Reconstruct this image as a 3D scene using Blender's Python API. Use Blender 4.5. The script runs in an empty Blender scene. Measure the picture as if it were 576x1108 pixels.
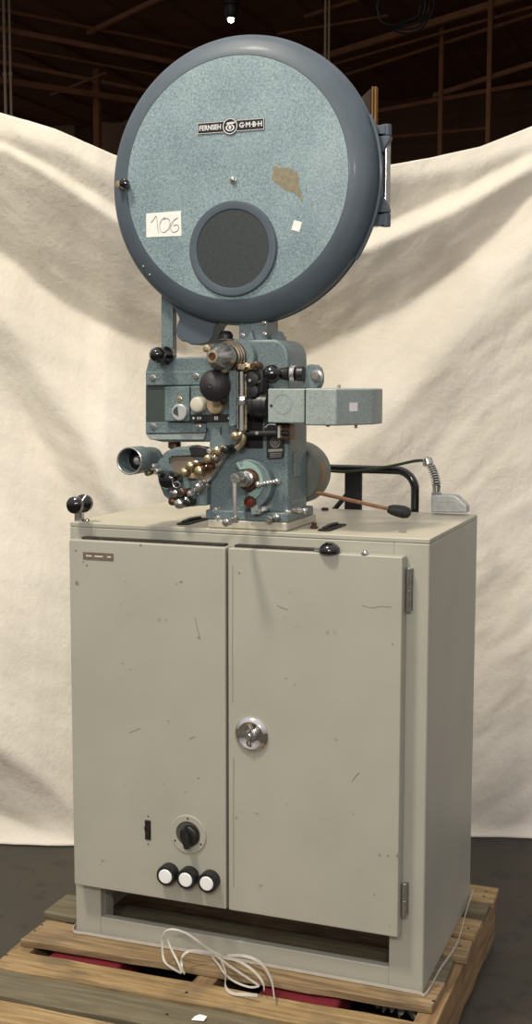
import bpy, math, random
from mathutils import Vector, Matrix
random.seed(7)
sc = bpy.context.scene
COL = sc.collection
V = Vector
# ------------------------------------------------------------------ camera
F = 1321.6
CAM = V((1.2921, -2.2476, 1.333))
yaw, pit, rol = 0.3612, -0.1056, 0.0016
fw = V((-math.sin(yaw)*math.cos(pit), math.cos(yaw)*math.cos(pit), math.sin(pit)))
r0 = V((math.cos(yaw), math.sin(yaw), 0)); u0 = r0.cross(fw)
rt = r0*math.cos(rol)+u0*math.sin(rol); up = -r0*math.sin(rol)+u0*math.cos(rol)
cd = bpy.data.cameras.new('camera'); cam = bpy.data.objects.new('camera', cd); COL.objects.link(cam)
M = Matrix((rt, up, -fw)).transposed().to_4x4(); M.translation = CAM
cam.matrix_world = M
cd.sensor_fit = 'VERTICAL'; cd.sensor_height = 36; cd.sensor_width = 36
cd.lens = F*36/1108; cd.clip_start = .05; cd.clip_end = 200
sc.camera = cam

def at(u, v, val, ax=1):
    """point in the place at depth Y=val (or Z=val with ax=2) that a measured photo point belongs to"""
    d = fw+rt*((u-288)/F)+up*((554-v)/F)
    return CAM+d*((val-CAM[ax])/d[ax])
def K(u, v, Y):
    return ((at(u, v, Y)-CAM).dot(fw))/F      # metres per photo pixel there

# ------------------------------------------------------------------ materials
def new_mat(name):
    m = bpy.data.materials.new(name); m.use_nodes = True
    nt = m.node_tree; return m, nt, nt.nodes['Principled BSDF']
def srgb(c):
    return tuple(((x/255/12.92) if x/255 <= .04045 else ((x/255+.055)/1.055)**2.4) for x in c)+(1,)
def mat(name, col, rough=.5, metal=0, var=.12, scale=30, bump=0, stretch=(1,1,1), col2=None, lo=.35, hi=.65, emit=0, detail=6, coat=0, spec=.5):
    m, nt, b = new_mat(name)
    N, L = nt.nodes, nt.links
    c = srgb(col)
    tc = N.new('ShaderNodeTexCoord'); mp = N.new('ShaderNodeMapping'); mp.inputs['Scale'].default_value = stretch
    no = N.new('ShaderNodeTexNoise'); no.inputs['Scale'].default_value = scale; no.inputs['Detail'].default_value = detail
    L.new(tc.outputs['Object'], mp.inputs[0]); L.new(mp.outputs[0], no.inputs['Vector'])
    cr = N.new('ShaderNodeValToRGB'); cr.color_ramp.elements[0].position = lo; cr.color_ramp.elements[1].position = hi
    c2 = srgb(col2) if col2 else tuple(min(1, x*(1+var)) for x in c[:3])+(1,)
    c1 = c if col2 else tuple(x*(1-var) for x in c[:3])+(1,)
    cr.color_ramp.elements[0].color = c1; cr.color_ramp.elements[1].color = c2
    L.new(no.outputs[0], cr.inputs[0]); L.new(cr.outputs[0], b.inputs['Base Color'])
    b.inputs['Roughness'].default_value = rough; b.inputs['Metallic'].default_value = metal
    b.inputs['Coat Weight'].default_value = coat; b.inputs['Coat Roughness'].default_value = .1
    b.inputs['Specular IOR Level'].default_value = spec
    if bump:
        bp = N.new('ShaderNodeBump'); bp.inputs['Strength'].default_value = bump; bp.inputs['Distance'].default_value = .002
        L.new(no.outputs[0], bp.inputs['Height']); L.new(bp.outputs[0], b.inputs['Normal'])
    if emit:
        b.inputs['Emission Color'].default_value = c; b.inputs['Emission Strength'].default_value = emit
    return m

def layered(name, base, second, scale1, spots, scale2, thr, rough=.45, bump=.1, stretch=(1,1,1), fine=0, spec=.5):
    """base/second soft mix plus sparse dirt spots"""
    m = mat(name, base, rough, 0, .1, scale1, bump, stretch, second, .3, .7, spec=spec)
    nt = m.node_tree; N, L = nt.nodes, nt.links; b = N['Principled BSDF']
    cr = [n for n in N if n.type == 'VALTORGB'][0]
    tc = [n for n in N if n.type == 'TEX_COORD'][0]
    no = N.new('ShaderNodeTexNoise'); no.inputs['Scale'].default_value = scale2; no.inputs['Detail'].default_value = 8; no.inputs['Roughness'].default_value = .65
    L.new(tc.outputs['Object'], no.inputs['Vector'])
    r2 = N.new('ShaderNodeValToRGB'); r2.color_ramp.elements[0].position = thr; r2.color_ramp.elements[1].position = thr+.08
    L.new(no.outputs[0], r2.inputs[0])
    mx = N.new('ShaderNodeMix'); mx.data_type = 'RGBA'
    L.new(r2.outputs[0], mx.inputs['Factor']); L.new(cr.outputs[0], mx.inputs['A']); mx.inputs['B'].default_value = srgb(spots)
    L.new(mx.outputs['Result'], b.inputs['Base Color'])
    return m

def hammer(name, dark, light, scale=210, rough=.38):
    m, nt, b = new_mat(name); N, L = nt.nodes, nt.links
    tc = N.new('ShaderNodeTexCoord')
    vo = N.new('ShaderNodeTexNoise'); vo.inputs['Scale'].default_value = scale; vo.inputs['Detail'].default_value = 3; vo.inputs['Roughness'].default_value = .6; vo.inputs['Distortion'].default_value = .6
    n2 = N.new('ShaderNodeTexNoise'); n2.inputs['Scale'].default_value = 9; n2.inputs['Detail'].default_value = 5
    L.new(tc.outputs['Object'], vo.inputs['Vector']); L.new(tc.outputs['Object'], n2.inputs['Vector'])
    ma = N.new('ShaderNodeMath'); ma.operation = 'MULTIPLY_ADD'; ma.inputs[1].default_value = .35
    L.new(n2.outputs[0], ma.inputs[0]); L.new(vo.outputs[0], ma.inputs[2])
    cr = N.new('ShaderNodeValToRGB'); cr.color_ramp.elements[0].position = .5; cr.color_ramp.elements[1].position = .85
    cr.color_ramp.elements[0].color = srgb(dark); cr.color_ramp.elements[1].color = srgb(light)
    L.new(ma.outputs[0], cr.inputs[0]); L.new(cr.outputs[0], b.inputs['Base Color'])
    b.inputs['Roughness'].default_value = rough
    bp = N.new('ShaderNodeBump'); bp.inputs['Strength'].default_value = .25; bp.inputs['Distance'].default_value = .0015
    L.new(vo.outputs[0], bp.inputs['Height']); L.new(bp.outputs[0], b.inputs['Normal'])
    return m

HAM = hammer('blue_hammertone', (77, 92, 95), (119, 134, 134), 330)
HAML = hammer('pale_blue_hammertone', (98, 118, 124), (148, 165, 167), 260, .42)
HAMG = hammer('grey_green_hammertone', (124, 135, 131), (158, 167, 161), 330)
SLATE = mat('slate_blue_lacquer', (77, 87, 95), .48, 0, .07, 14, .05, coat=.03, spec=.35)
GLASS = mat('dark_grey_window', (50, 56, 55), .42, 0, .12, 160, .1)
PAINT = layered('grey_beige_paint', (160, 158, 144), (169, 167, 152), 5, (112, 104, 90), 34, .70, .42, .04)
PAINTD = layered('grey_beige_paint_worn', (160, 158, 143), (169, 166, 151), 6, (106, 98, 84), 26, .66, .4, .05)
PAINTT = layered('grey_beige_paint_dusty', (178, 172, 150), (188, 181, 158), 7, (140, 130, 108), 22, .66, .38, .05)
PLINTH = layered('cream_plinth_paint', (176, 170, 152), (188, 182, 164), 12, (120, 100, 76), 40, .62, .45, .05)
BLACK = mat('black_bakelite', (16, 15, 15), .16, 0, .2, 40, coat=.5)
BLACKM = mat('black_satin', (28, 27, 27), .45, 0, .25, 60)
RUBBER = mat('black_rubber', (38, 34, 35), .55, 0, .2, 300, .3)
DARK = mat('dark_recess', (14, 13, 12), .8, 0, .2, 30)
IRON = mat('dark_iron', (62, 62, 62), .38, .7, .2, 60)
CHROME = mat('worn_chrome', (228, 226, 222), .18, .88, .06, 30)
STEEL = mat('brushed_steel', (186, 184, 178), .24, .88, .18, 120)
BRASS = mat('tarnished_brass', (156, 134, 96), .28, .7, .25, 90, col2=(204, 192, 162))
COPPER = mat('brown_copper', (92, 66, 50), .4, .6, .3, 50)
RUST = mat('orange_worn_label', (168, 112, 66), .7, 0, .2, 60, col2=(132, 104, 76))
CREAM = mat('cream_button', (196, 190, 172), .4, 0, .08, 60)
TANB = mat('tan_button', (160, 140, 112), .45, 0, .15, 60)
BROWN = mat('brown_grey_panel', (112, 98, 84), .55, 0, .15, 40)
DGREEN = mat('dark_green_grey_panel', (56, 66, 62), .5, 0, .1, 80)
WHITE = mat('white_plastic', (232, 232, 228), .35, 0, .02, 20)
PAPER = mat('white_paper', (226, 226, 218), .8, 0, .05, 120)
INK = mat('brown_pen_ink', (112, 84, 92), .7, 0, .1, 20)
LETTER = mat('silver_lettering', (214, 216, 214), .4, .1, .05, 30)
ENGR = mat('engraved_brown_plate', (126, 112, 98), .4, .4, .12, 90)
RED = mat('red_lamp_glass', (128, 34, 22), .25, 0, .1, 20)
REDP = layered('red_fork_paint', (98, 24, 33), (112, 30, 40), 9, (62, 24, 26), 20, .58, .5, .1)
ALU = mat('die_cast_aluminium', (186, 188, 184), .42, .6, .12, 70, .15)
GREEN = mat('green_cable_sheath', (52, 62, 36), .5, 0, .15, 40)
CHIP = mat('bare_tan_primer', (128, 120, 98), .7, 0, .14, 120, .1)
WORN = mat('dark_scuff', (128, 121, 106), .6, 0, .1, 60)
STRAP = mat('translucent_white_strap', (186, 180, 168), .3, 0, .06, 50)
CLEAR = mat('crumpled_clear_film', (176, 178, 170), .22, 0, .25, 25)
BEAM = mat('brown_steel_beam', (128, 84, 54), .7, 0, .15, 3)
PALEB = mat('pale_dusty_beam', (150, 104, 76), .7, 0, .15, 3)
ROOF = mat('brown_roof_deck', (112, 70, 44), .85, 0, .2, .8)
WALLB = mat('dim_back_wall', (92, 62, 44), .85, 0, .18, .5)
PANELB = mat('dusty_sheet_panel', (142, 116, 96), .85, 0, .2, 1.2)
PIPE = mat('pale_conduit', (170, 150, 130), .6, 0, .08, 6)
PLY = mat('brown_plywood', (58, 36, 20), .6, 0, .25, 5, stretch=(4, 4, .5))
YEL = mat('golden_edge_strip', (150, 108, 46), .5, 0, .15, 9)
LAMP = mat('lamp_glow', (255, 246, 236), .3, 0, .0, 5, emit=12)

def wood(name, a, b, c, grain=(2.2, 34, 34)):
    m, nt, bs = new_mat(name); N, L = nt.nodes, nt.links
    tc = N.new('ShaderNodeTexCoord'); mp = N.new('ShaderNodeMapping'); mp.inputs['Scale'].default_value = tuple(g*1.5 for g in grain)
    oi = N.new('ShaderNodeObjectInfo'); ad = N.new('ShaderNodeVectorMath'); ad.operation = 'ADD'
    sc_ = N.new('ShaderNodeVectorMath'); sc_.operation = 'SCALE'; sc_.inputs[0].default_value = (7, 3, 5)
    L.new(oi.outputs['Random'], sc_.inputs['Scale'])
    L.new(tc.outputs['Object'], ad.inputs[0]); L.new(sc_.outputs[0], ad.inputs[1]); L.new(ad.outputs[0], mp.inputs[0])
    no = N.new('ShaderNodeTexNoise'); no.inputs['Scale'].default_value = 1.6; no.inputs['Detail'].default_value = 9; no.inputs['Roughness'].default_value = .62; no.inputs['Distortion'].default_value = .5
    L.new(mp.outputs[0], no.inputs['Vector'])
    cr = N.new('ShaderNodeValToRGB'); e = cr.color_ramp.elements
    e[0].position = .32; e[0].color = srgb(a); e[1].position = .68; e[1].color = srgb(c)
    k = e.new(.5); k.color = srgb(b)
    L.new(no.outputs[0], cr.inputs[0])
    n2 = N.new('ShaderNodeTexNoise'); n2.inputs['Scale'].default_value = 9; n2.inputs['Detail'].default_value = 6
    L.new(ad.outputs[0], n2.inputs['Vector'])
    r2 = N.new('ShaderNodeValToRGB'); r2.color_ramp.elements[0].position = .50; r2.color_ramp.elements[1].position = .70
    L.new(n2.outputs[0], r2.inputs[0])
    mx = N.new('ShaderNodeMix'); mx.data_type = 'RGBA'; mx.inputs['B'].default_value = srgb((92, 76, 58))
    ml = N.new('ShaderNodeMath'); ml.operation = 'MULTIPLY'; ml.inputs[1].default_value = .7
    L.new(r2.outputs[0], ml.inputs[0]); L.new(ml.outputs[0], mx.inputs['Factor'])
    L.new(cr.outputs[0], mx.inputs['A']); L.new(mx.outputs['Result'], bs.inputs['Base Color'])
    bs.inputs['Roughness'].default_value = .75
    bp = N.new('ShaderNodeBump'); bp.inputs['Strength'].default_value = .5; bp.inputs['Distance'].default_value = .002
    L.new(no.outputs[0], bp.inputs['Height']); L.new(bp.outputs[0], bs.inputs['Normal'])
    return m
WOODT = wood('tan_pallet_wood', (100, 80, 54), (136, 112, 78), (160, 138, 104))
WOODY = wood('yellow_pallet_wood', (108, 86, 54), (148, 122, 80), (170, 146, 106))
WOODG = wood('grey_weathered_wood', (82, 74, 55), (102, 93, 70), (118, 108, 84))
WOODS = wood('tan_stringer_wood', (104, 80, 50), (132, 104, 68), (150, 124, 86), (34, 2.2, 34))

def cloth_mat():
    m, nt, b = new_mat('cream_canvas'); N, L = nt.nodes, nt.links
    tc = N.new('ShaderNodeTexCoord')
    def nz(s, d, st=(1, 1, 1), r=.6):
        mp = N.new('ShaderNodeMapping'); mp.inputs['Scale'].default_value = st
        n = N.new('ShaderNodeTexNoise'); n.inputs['Scale'].default_value = s; n.inputs['Detail'].default_value = d; n.inputs['Roughness'].default_value = r
        L.new(tc.outputs['Object'], mp.inputs[0]); L.new(mp.outputs[0], n.inputs['Vector']); return n
    n1 = nz(4, 7); n2 = nz(70, 4); n3 = nz(11, 8, (1, 1, .6), .7)
    cr = N.new('ShaderNodeValToRGB'); cr.color_ramp.elements[0].position = .3; cr.color_ramp.elements[1].position = .7
    cr.color_ramp.elements[0].color = srgb((217, 209, 193)); cr.color_ramp.elements[1].color = srgb((229, 222, 208))
    L.new(n1.outputs[0], cr.inputs[0])
    mx = N.new('ShaderNodeMix'); mx.data_type = 'RGBA'; mx.inputs['B'].default_value = srgb((168, 154, 132))
    r2 = N.new('ShaderNodeValToRGB'); r2.color_ramp.elements[0].position = .68; r2.color_ramp.elements[1].position = .9
    L.new(n3.outputs[0], r2.inputs[0]); L.new(r2.outputs[0], mx.inputs['Factor']); L.new(cr.outputs[0], mx.inputs['A'])
    L.new(mx.outputs['Result'], b.inputs['Base Color'])
    b.inputs['Roughness'].default_value = .9; b.inputs['Specular IOR Level'].default_value = .15
    bp = N.new('ShaderNodeBump'); bp.inputs['Strength'].default_value = .35; bp.inputs['Distance'].default_value = .004
    L.new(n2.outputs[0], bp.inputs['Height'])
    bp2 = N.new('ShaderNodeBump'); bp2.inputs['Strength'].default_value = .35; bp2.inputs['Distance'].default_value = .02
    L.new(n3.outputs[0], bp2.inputs['Height']); L.new(bp.outputs[0], bp2.inputs['Normal'])
    L.new(bp2.outputs[0], b.inputs['Normal'])
    return m
CLOTH = cloth_mat()
CONC = layered('dark_concrete', (56, 51, 40), (64, 59, 47), 2.2, (49, 44, 35), 14, .55, .7, .15)

# ------------------------------------------------------------------ mesh builder
class MB:
    def __init__(s): s.v = []; s.f = []; s.m = []; s.c = 0
    def mi(s, i): s.c = i; return s
    def add(s, vs, fs):
        b = len(s.v); s.v += [V(p) for p in vs]
        for f in fs: s.f.append([b+i for i in f]); s.m.append(s.c)
        return s
    def box(s, x0, x1, y0, y1, z0, z1):
        return s.prism([(x0, z0), (x1, z0), (x1, z1), (x0, z1)], y0, y1)
    def prism(s, pts, y0, y1, plane='xz'):
        def m(p, t):
            return {'xz': (p[0], t, p[1]), 'xy': (p[0], p[1], t), 'yz': (t, p[0], p[1])}[plane]
        n = len(pts)
        vs = [m(p, y0) for p in pts]+[m(p, y1) for p in pts]
        fs = [list(range(n)), list(range(2*n-1, n-1, -1))]+[[i, n+i, n+(i+1) % n, (i+1) % n] for i in range(n)]
        return s.add(vs, fs)
    def pxp(s, pts, Y, Y1):      # outline measured at depth Y, extruded back to Y1
        q = [at(u, v, Y) for u, v in pts]
        return s.prism([(p.x, p.z) for p in q], Y, Y1)
    def lathe(s, o, ax, prof, n=32, caps=True):
        o = V(o); ax = V(ax).normalized()
        a = ax.orthogonal().normalized(); b = ax.cross(a)
        vs = []; rows = []
        for t, r in prof:
            if r <= 1e-6:
                rows.append([len(vs)]); vs.append(o+ax*t)
            else:
                rows.append(list(range(len(vs), len(vs)+n)))
                vs += [o+ax*t+(a*math.cos(2*math.pi*i/n)+b*math.sin(2*math.pi*i/n))*r for i in range(n)]
        fs = []
        for A, B in zip(rows, rows[1:]):
            for i in range(n):
                j = (i+1) % n
                if len(A) == 1 and len(B) == 1: break
                if len(A) == 1: fs.append([A[0], B[j], B[i]])
                elif len(B) == 1: fs.append([A[i], A[j], B[0]])
                else: fs.append([A[i], A[j], B[j], B[i]])
        if caps and len(rows[0]) > 1: fs.append(rows[0][::-1])
        if caps and len(rows[-1]) > 1: fs.append(rows[-1])
        return s.add(vs, fs)
    def ball(s, c, r, ax=(0, -1, 0), n=20, sq=1):
        return s.lathe(V(c), ax, [(-math.cos(math.pi*i/10)*r*sq, math.sin(math.pi*i/10)*r if 0 < i < 10 else 0) for i in range(11)], n)
    def tube(s, pts, r, n=10, sub=6, flat=1.0, caps=True):
        P = [V(p) for p in pts]; Q = []
        if sub > 1 and len(P) > 2:
            for i in range(len(P)-1):
                p0, p1, p2, p3 = P[max(i-1, 0)], P[i], P[i+1], P[min(i+2, len(P)-1)]
                for k in range(sub):
                    t = k/sub
                    Q.append(.5*((2*p1)+(p2-p0)*t+(2*p0-5*p1+4*p2-p3)*t*t+(3*p1-p0-3*p2+p3)*t**3))
            Q.append(P[-1])
        else: Q = P
        a = None; vs = []
        for i, p in enumerate(Q):
            d = (Q[min(i+1, len(Q)-1)]-Q[max(i-1, 0)]).normalized()
            a = d.orthogonal().normalized() if a is None else (a-d*a.dot(d)).normalized()
            b = d.cross(a); rr = r(i/(len(Q)-1)) if callable(r) else r
            vs += [p+(a*math.cos(2*math.pi*k/n)+b*math.sin(2*math.pi*k/n)*flat)*rr for k in range(n)]
        fs = [[i*n+k, i*n+(k+1) % n, (i+1)*n+(k+1) % n, (i+1)*n+k] for i in range(len(Q)-1) for k in range(n)]
        if caps: fs += [list(range(n))[::-1], [(len(Q)-1)*n+k for k in range(n)]]
        return s.add(vs, fs)
    def text(s, txt, size, o, xa=(1, 0, 0), ya=(0, 0, 1), depth=.0004, align='CENTER', width=None):
        cu = bpy.data.curves.new('t', 'FONT'); cu.body = txt; cu.size = size; cu.align_x = align; cu.align_y = 'CENTER'
        cu.extrude = depth/2; cu.offset = size*.03; cu.resolution_u = 3
        ob = bpy.data.objects.new('t', cu); COL.objects.link(ob)
        me = bpy.data.meshes.new_from_object(ob.evaluated_get(bpy.context.evaluated_depsgraph_get()))
        xa = V(xa); ya = V(ya); na = xa.cross(ya); o = V(o)
        sx = 1
        if width:
            xs = [q.co.x for q in me.vertices]; sx = width/(max(xs)-min(xs))
        s.add([o+xa*q.co.x*sx+ya*q.co.y+na*(q.co.z+depth/2) for q in me.vertices], [list(p.vertices) for p in me.polygons])
        bpy.data.objects.remove(ob); bpy.data.curves.remove(cu); bpy.data.meshes.remove(me)
        return s
    def build(s, name, mats, parent=None, bevel=0, seg=2, angle=35, label=None):
        if not isinstance(mats, (list, tuple)): mats = [mats]
        lo = V([min(p[i] for p in s.v) for i in range(3)]); hi = V([max(p[i] for p in s.v) for i in range(3)])
        c = (lo+hi)/2
        me = bpy.data.meshes.new(name); me.from_pydata([p-c for p in s.v], [], s.f)
        for m in mats: me.materials.append(m)
        for p, i in zip(me.polygons, s.m): p.material_index = min(i, len(mats)-1); p.use_smooth = True
        import bmesh
        bm = bmesh.new(); bm.from_mesh(me); bmesh.ops.recalc_face_normals(bm, faces=bm.faces); bm.to_mesh(me); bm.free()
        me.update()
        me.set_sharp_from_angle(angle=math.radians(angle))
        o = bpy.data.objects.new(name, me); COL.objects.link(o)
        W = parent['_w'] if parent is not None else (0, 0, 0)
        o['_w'] = tuple(c); o.location = c-V(W)
        if parent is not None: o.parent = parent
        if bevel:
            b = o.modifiers.new('bevel', 'BEVEL'); b.width = bevel; b.segments = seg; b.limit_method = 'ANGLE'; b.angle_limit = math.radians(40)
            b.harden_normals = True
        if label: o['label'] = label
        ALL.append(o)
        return o
ALL = []
def thing(name, loc, label, cat, group=None):
    o = bpy.data.objects.new(name, None); COL.objects.link(o); o.empty_display_size = .05
    o.location = loc; o['_w'] = tuple(loc); o['label'] = label; o['category'] = cat
    if group: o['group'] = group
    ALL.append(o); return o
def tag(o, label, cat, group=None):
    o['label'] = label; o['category'] = cat
    if group: o['group'] = group
    return o
def struct(o): o['kind'] = 'structure'; return o
def c2(u, v, Y): p = at(u, v, Y); return p.x, p.z
FR = (0, -1, 0)
def turned(name, m, parent, u, v, Yf, Yb, prof, n=28, **k):
    """turned item whose front centre is at photo point u,v at depth Yf; prof = (fraction of length from back, radius px)"""
    p = at(u, v, Yf); kk = K(u, v, Yf); Ln = Yb-Yf
    mb = m if isinstance(m, MB) else MB()
    mb.lathe((p.x, Yb, p.z), FR, [(t*Ln, r*kk) for t, r in prof], n)
    return mb

# ================================================================== SETTING
b = MB(); b.box(-18, 24, -8, 22, -.1, 0); struct(b.build('floor', CONC))
b = MB(); b.box(-16, 24, 10, 22.2, 6.7, 6.9)
for i in range(47):                                   # corrugated decking ribs
    x = -16+i*.85; b.box(x, x+.3, 10, 22.2, 6.66, 6.71)
struct(b.build('ceiling', ROOF))
b = MB(); b.box(-16, 24, 21, 21.2, 0, 6.7); struct(b.build('wall_back', WALLB))
b = MB()
for u0_, u1_, v0_, v1_ in ((12, 73, 112, 200), (93, 150, 118, 200), (-60, 6, 108, 200)):
    a0 = at(u0_, v0_, 20.6); a1 = at(u1_, v1_, 20.6); b.box(a0.x, a1.x, 20.9, 21.0, a1.z, a0.z)
struct(b.build('trim_1', PANELB))
# girders and purlins: (u,v)-(u,v) ends lie on one horizontal level Z
nb = 2
for (p, q, Z, w, h, m) in [((-40, 26), (230, 78), 6.45, .10, .16, PALEB), ((-40, 43), (240, 96), 6.3, .05, .08, BEAM), ((-40, 61), (240, 116), 6.2, .09, .12, PALEB),
                           ((-40, 84), (200, 120), 5.9, .12, .2, BEAM), ((-40, 4), (240, 60), 6.5, .05, .09, BEAM),
                           ((340, 68), (600, -12), 6.45, .16, .2, PALEB), ((340, 77), (600, 2), 6.35, .05, .08, BEAM), ((345, 92), (620, 4), 6.3, .07, .1, BEAM),
                           ((470, 106), (620, 58), 6.0, .12, .16, PALEB), ((400, 124), (620, 84), 5.7, .1, .14, BEAM), ((400, 152), (530, 140), 5.6, .08, .1, BEAM),
                           ((95, 38), (200, -12), 6.5, .10, .14, PALEB), ((55, 104), (115, 80), 6.1, .05, .08, BEAM), ((330, 20), (420, -10), 6.5, .07, .1, BEAM),
                           ((300, 38), (420, 18), 6.5, .05, .07, BEAM)]:
    A, B = at(*p, Z, 2), at(*q, Z, 2); d = (B-A).normalized(); n_ = V((-d.y, d.x, 0))*w*.5/2; hz = V((0, 0, h*.45))
    b = MB(); vs = [A-n_, A+n_, B+n_, B-n_]; vs += [x+hz for x in vs]
    b.add(vs, [[0, 1, 2, 3], [4, 5, 6, 7], [0, 1, 5, 4], [1, 2, 6, 5], [2, 3, 7, 6], [3, 0, 4, 7]])
    struct(b.build('trim_%d' % nb, m)); nb += 1
for (u, Y, r, z0, z1) in [(104.5, 16, .05, 4.9, 6.4), (530, 15, .03, 4.2, 6.6), (478, 16, .03, 4, 6.6)]:
    p = at(u, 60, Y); b = MB(); b.box(p.x-r, p.x+r, Y-r, Y+r, z0, z1); struct(b.build('trim_%d' % nb, BEAM)); nb += 1

# pale conduits that drop from the roof
for i, (u, Y, r) in enumerate([(5, 13, .022), (11, 13, .018), (352, 14, .016), (356, 14, .014)]):
    p = at(u, 60, Y); b = MB(); b.lathe((p.x, Y, 0), (0, 0, 1), [(0, r), (6.7, r)], 10)
    for z in (2.4, 4.2, 5.6): b.lathe((p.x, Y, z), (0, 0, 1), [(0, r), (0, r*1.5), (.05, r*1.5), (.05, r)], 10)
    tag(b.build('conduit_pipe', PIPE),
        ['thin pale conduit pipe rising to the roof at the far left', 'thin pale conduit pipe just right of its twin, top left corner',
         'thin pale vertical conduit behind the upper right rim of the round magazine', 'thinner pale conduit close beside another, right of the round magazine top'][i], 'pipe', 'conduit pipes')
# hanging lamp above the magazine
p = at(250, 20, 12.5)
t = thing('hanging_lamp', (p.x, 12.5, p.z), 'small dark warehouse lamp with a glowing white lens hanging above the machine', 'lamp')
b = MB(); k = K(250, 20, 12.5)
b.lathe((p.x, 12.5, p.z), (0, 0, 1), [(0, 5*k), (3*k, 7*k), (9*k, 8*k), (13*k, 8*k), (14*k, 10*k), (17*k, 10*k), (18*k, 3*k)], 16); b.build('lamp_housing', BLACKM, t)
b = MB(); b.lathe((p.x, 12.5, p.z+18*k), (0, 0, 1), [(0, 1.2*k), (6.7-p.z-18*k, 1.2*k)], 8); b.build('suspension_rod', BLACKM, t)
b = MB(); b.ball((p.x, 12.5, p.z-1.0*k), 3.6*k, (0, 0, 1)); b.build('lens', LAMP, t)
# coil of cable under the roof
p = at(432, 6, 12); b = MB()
for j in range(4):
    R = (24+j*2.4)*K(432, 6, 12)
    b.tube([(p.x+R*math.cos(a*math.pi/9)*1.0+.02*j, 12+.03*j+.02*math.sin(a*2+j), p.z+(R*.85)*math.sin(a*math.pi/9)+.02*math.sin(a+j)) for a in range(19)], .013, 6, 3)
b.tube([(p.x, 12, p.z+.2), (p.x+.01, 12, 6.7)], .012, 6, 1)
tag(b.build('hanging_cable_coil', BLACKM), 'black coil of cable hanging under the roof, right of the round magazine', 'cable')
# plywood sheet with golden edge strips, behind the cloth
A = at(384, 112, 4.5); B = at(402, 95, 4.5); C_ = at(408, 93, 4.5)
t = thing('plywood_panel', ((A.x+B.x)/2, 4.52, 0), 'tall brown plywood sheet with golden edge strips standing behind the white cloth', 'panel')
b = MB(); b.prism([(A.x, 0), (B.x, 0), (B.x, B.z), (A.x, A.z)], 4.5, 4.53); b.build('sheet', PLY, t, .002)
for (ua, ub) in ((403, 404.8), (406, 408)):
    a0, a1 = at(ua, 94, 4.5), at(ub, 94, 4.5); b = MB(); b.box(a0.x, a1.x, 4.49, 4.53, 0, a0.z); b.build('edge_strip', YEL, t, .001)
a0, a1 = at(402, 96, 4.5), at(406.5, 96, 4.5); b = MB(); b.box(a0.x, a1.x, 4.51, 4.525, 0, a0.z); b.build('joining_strip', PLY, t)

# ================================================================== CLOTH BACKDROP
ang = math.radians(22.5)
O0 = V((.09, 1.0, 0)); ex = V((math.cos(ang), math.sin(ang), 0)); nn = V((math.sin(ang), -math.cos(ang), 0))   # nn towards the viewer
def uv_of(Pw):
    d = Pw-CAM; z = d.dot(fw); return 288+F*d.dot(rt)/z, 554-F*d.dot(up)/z
def lerp_tab(tab, u):
    if u <= tab[0][0]: return tab[0][1]
    for (a, x), (b_, y) in zip(tab, tab[1:]):
        if u <= b_:
            t = (u-a)/(b_-a); return x+(y-x)*t
    return tab[-1][1]
TOP = [(-260, 40), (-120, 85), (-40, 110), (0, 122), (60, 140), (122, 167), (180, 186), (250, 196), (330, 194), (410, 181), (470, 170), (520, 159), (576, 137), (640, 108), (760, 60), (900, 20)]
# fold lines of the swags: tables (along, down) with the lean of the cloth between them
FOLDS = [
 ([(-260, 60), (0, 138), (60, 158), (122, 186), (250, 212), (410, 196), (500, 182), (576, 158), (760, 84)], .30),
 ([(-260, 84), (0, 150), (50, 176), (122, 218), (250, 268), (400, 250), (500, 206), (576, 164), (760, 90)], -.38),
 ([(-260, 92), (0, 156), (50, 186), (122, 234), (250, 284), (400, 270), (500, 224), (576, 182), (760, 104)], .72),
 ([(-260, 130), (0, 274), (25, 300), (60, 326), (120, 356), (175, 378), (250, 392), (330, 386), (400, 352), (450, 326), (500, 290), (540, 254), (576, 214), (760, 60)], -.56),
 ([(-260, 140), (0, 350), (40, 410), (80, 470), (140, 570), (200, 660), (300, 600), (380, 480), (430, 440), (500, 350), (576, 262), (760, 100)], .42),
 ([(-260, 170), (0, 430), (40, 500), (75, 562), (110, 620), (200, 680), (300, 690), (400, 660), (440, 560), (500, 440), (576, 330), (760, 150)], -.30),
 ([(-260, 700), (0, 800), (40, 830), (90, 880), (300, 890), (400, 890), (760, 880)], .22),
 ([(-260, 860), (0, 885), (40, 900), (90, 912), (300, 900), (500, 898), (576, 893), (760, 880)], -.20),
]
LAST = .35
def lean(u, v):
    g = FOLDS[0][1]; w = 10
    vals = [f[1] for f in FOLDS]+[LAST]
    k6 = max(0, min(1, (u-200)/200)); vals[6] = .34-.30*k6; vals[5] = -.26+.20*k6
    for i, (tab, _) in enumerate(FOLDS):
        lv = lerp_tab(tab, u)
        wd = (9, 7, 6, 9, 26, 26, 14, 8)[i]
        t = max(0, min(1, (v-lv)/wd*.5+.5)); t = t*t*(3-2*t)
        g = g+(vals[i+1]-vals[i])*t
    return g
from mathutils import noise as mn
def crease(a, z):
    """fine creases that follow the pull of the cloth towards its upper corners"""
    side = -1 if a < .15 else 1; q = z*.75-side*(a-.15)*.66; r = z*.66+side*(a-.15)*.75
    return .006*mn.fractal(V((q*7, r*2.2, 3.1)), 1, 2, 3)+.003*mn.fractal(V((q*19, r*7, 9.7)), 1, 2, 2)
NS, NZ = 260, 380
rows = []
zbase = 0.004
vs = []; fs = []
ss = [-1.15+2.55*i/NS for i in range(NS+1)]
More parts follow.
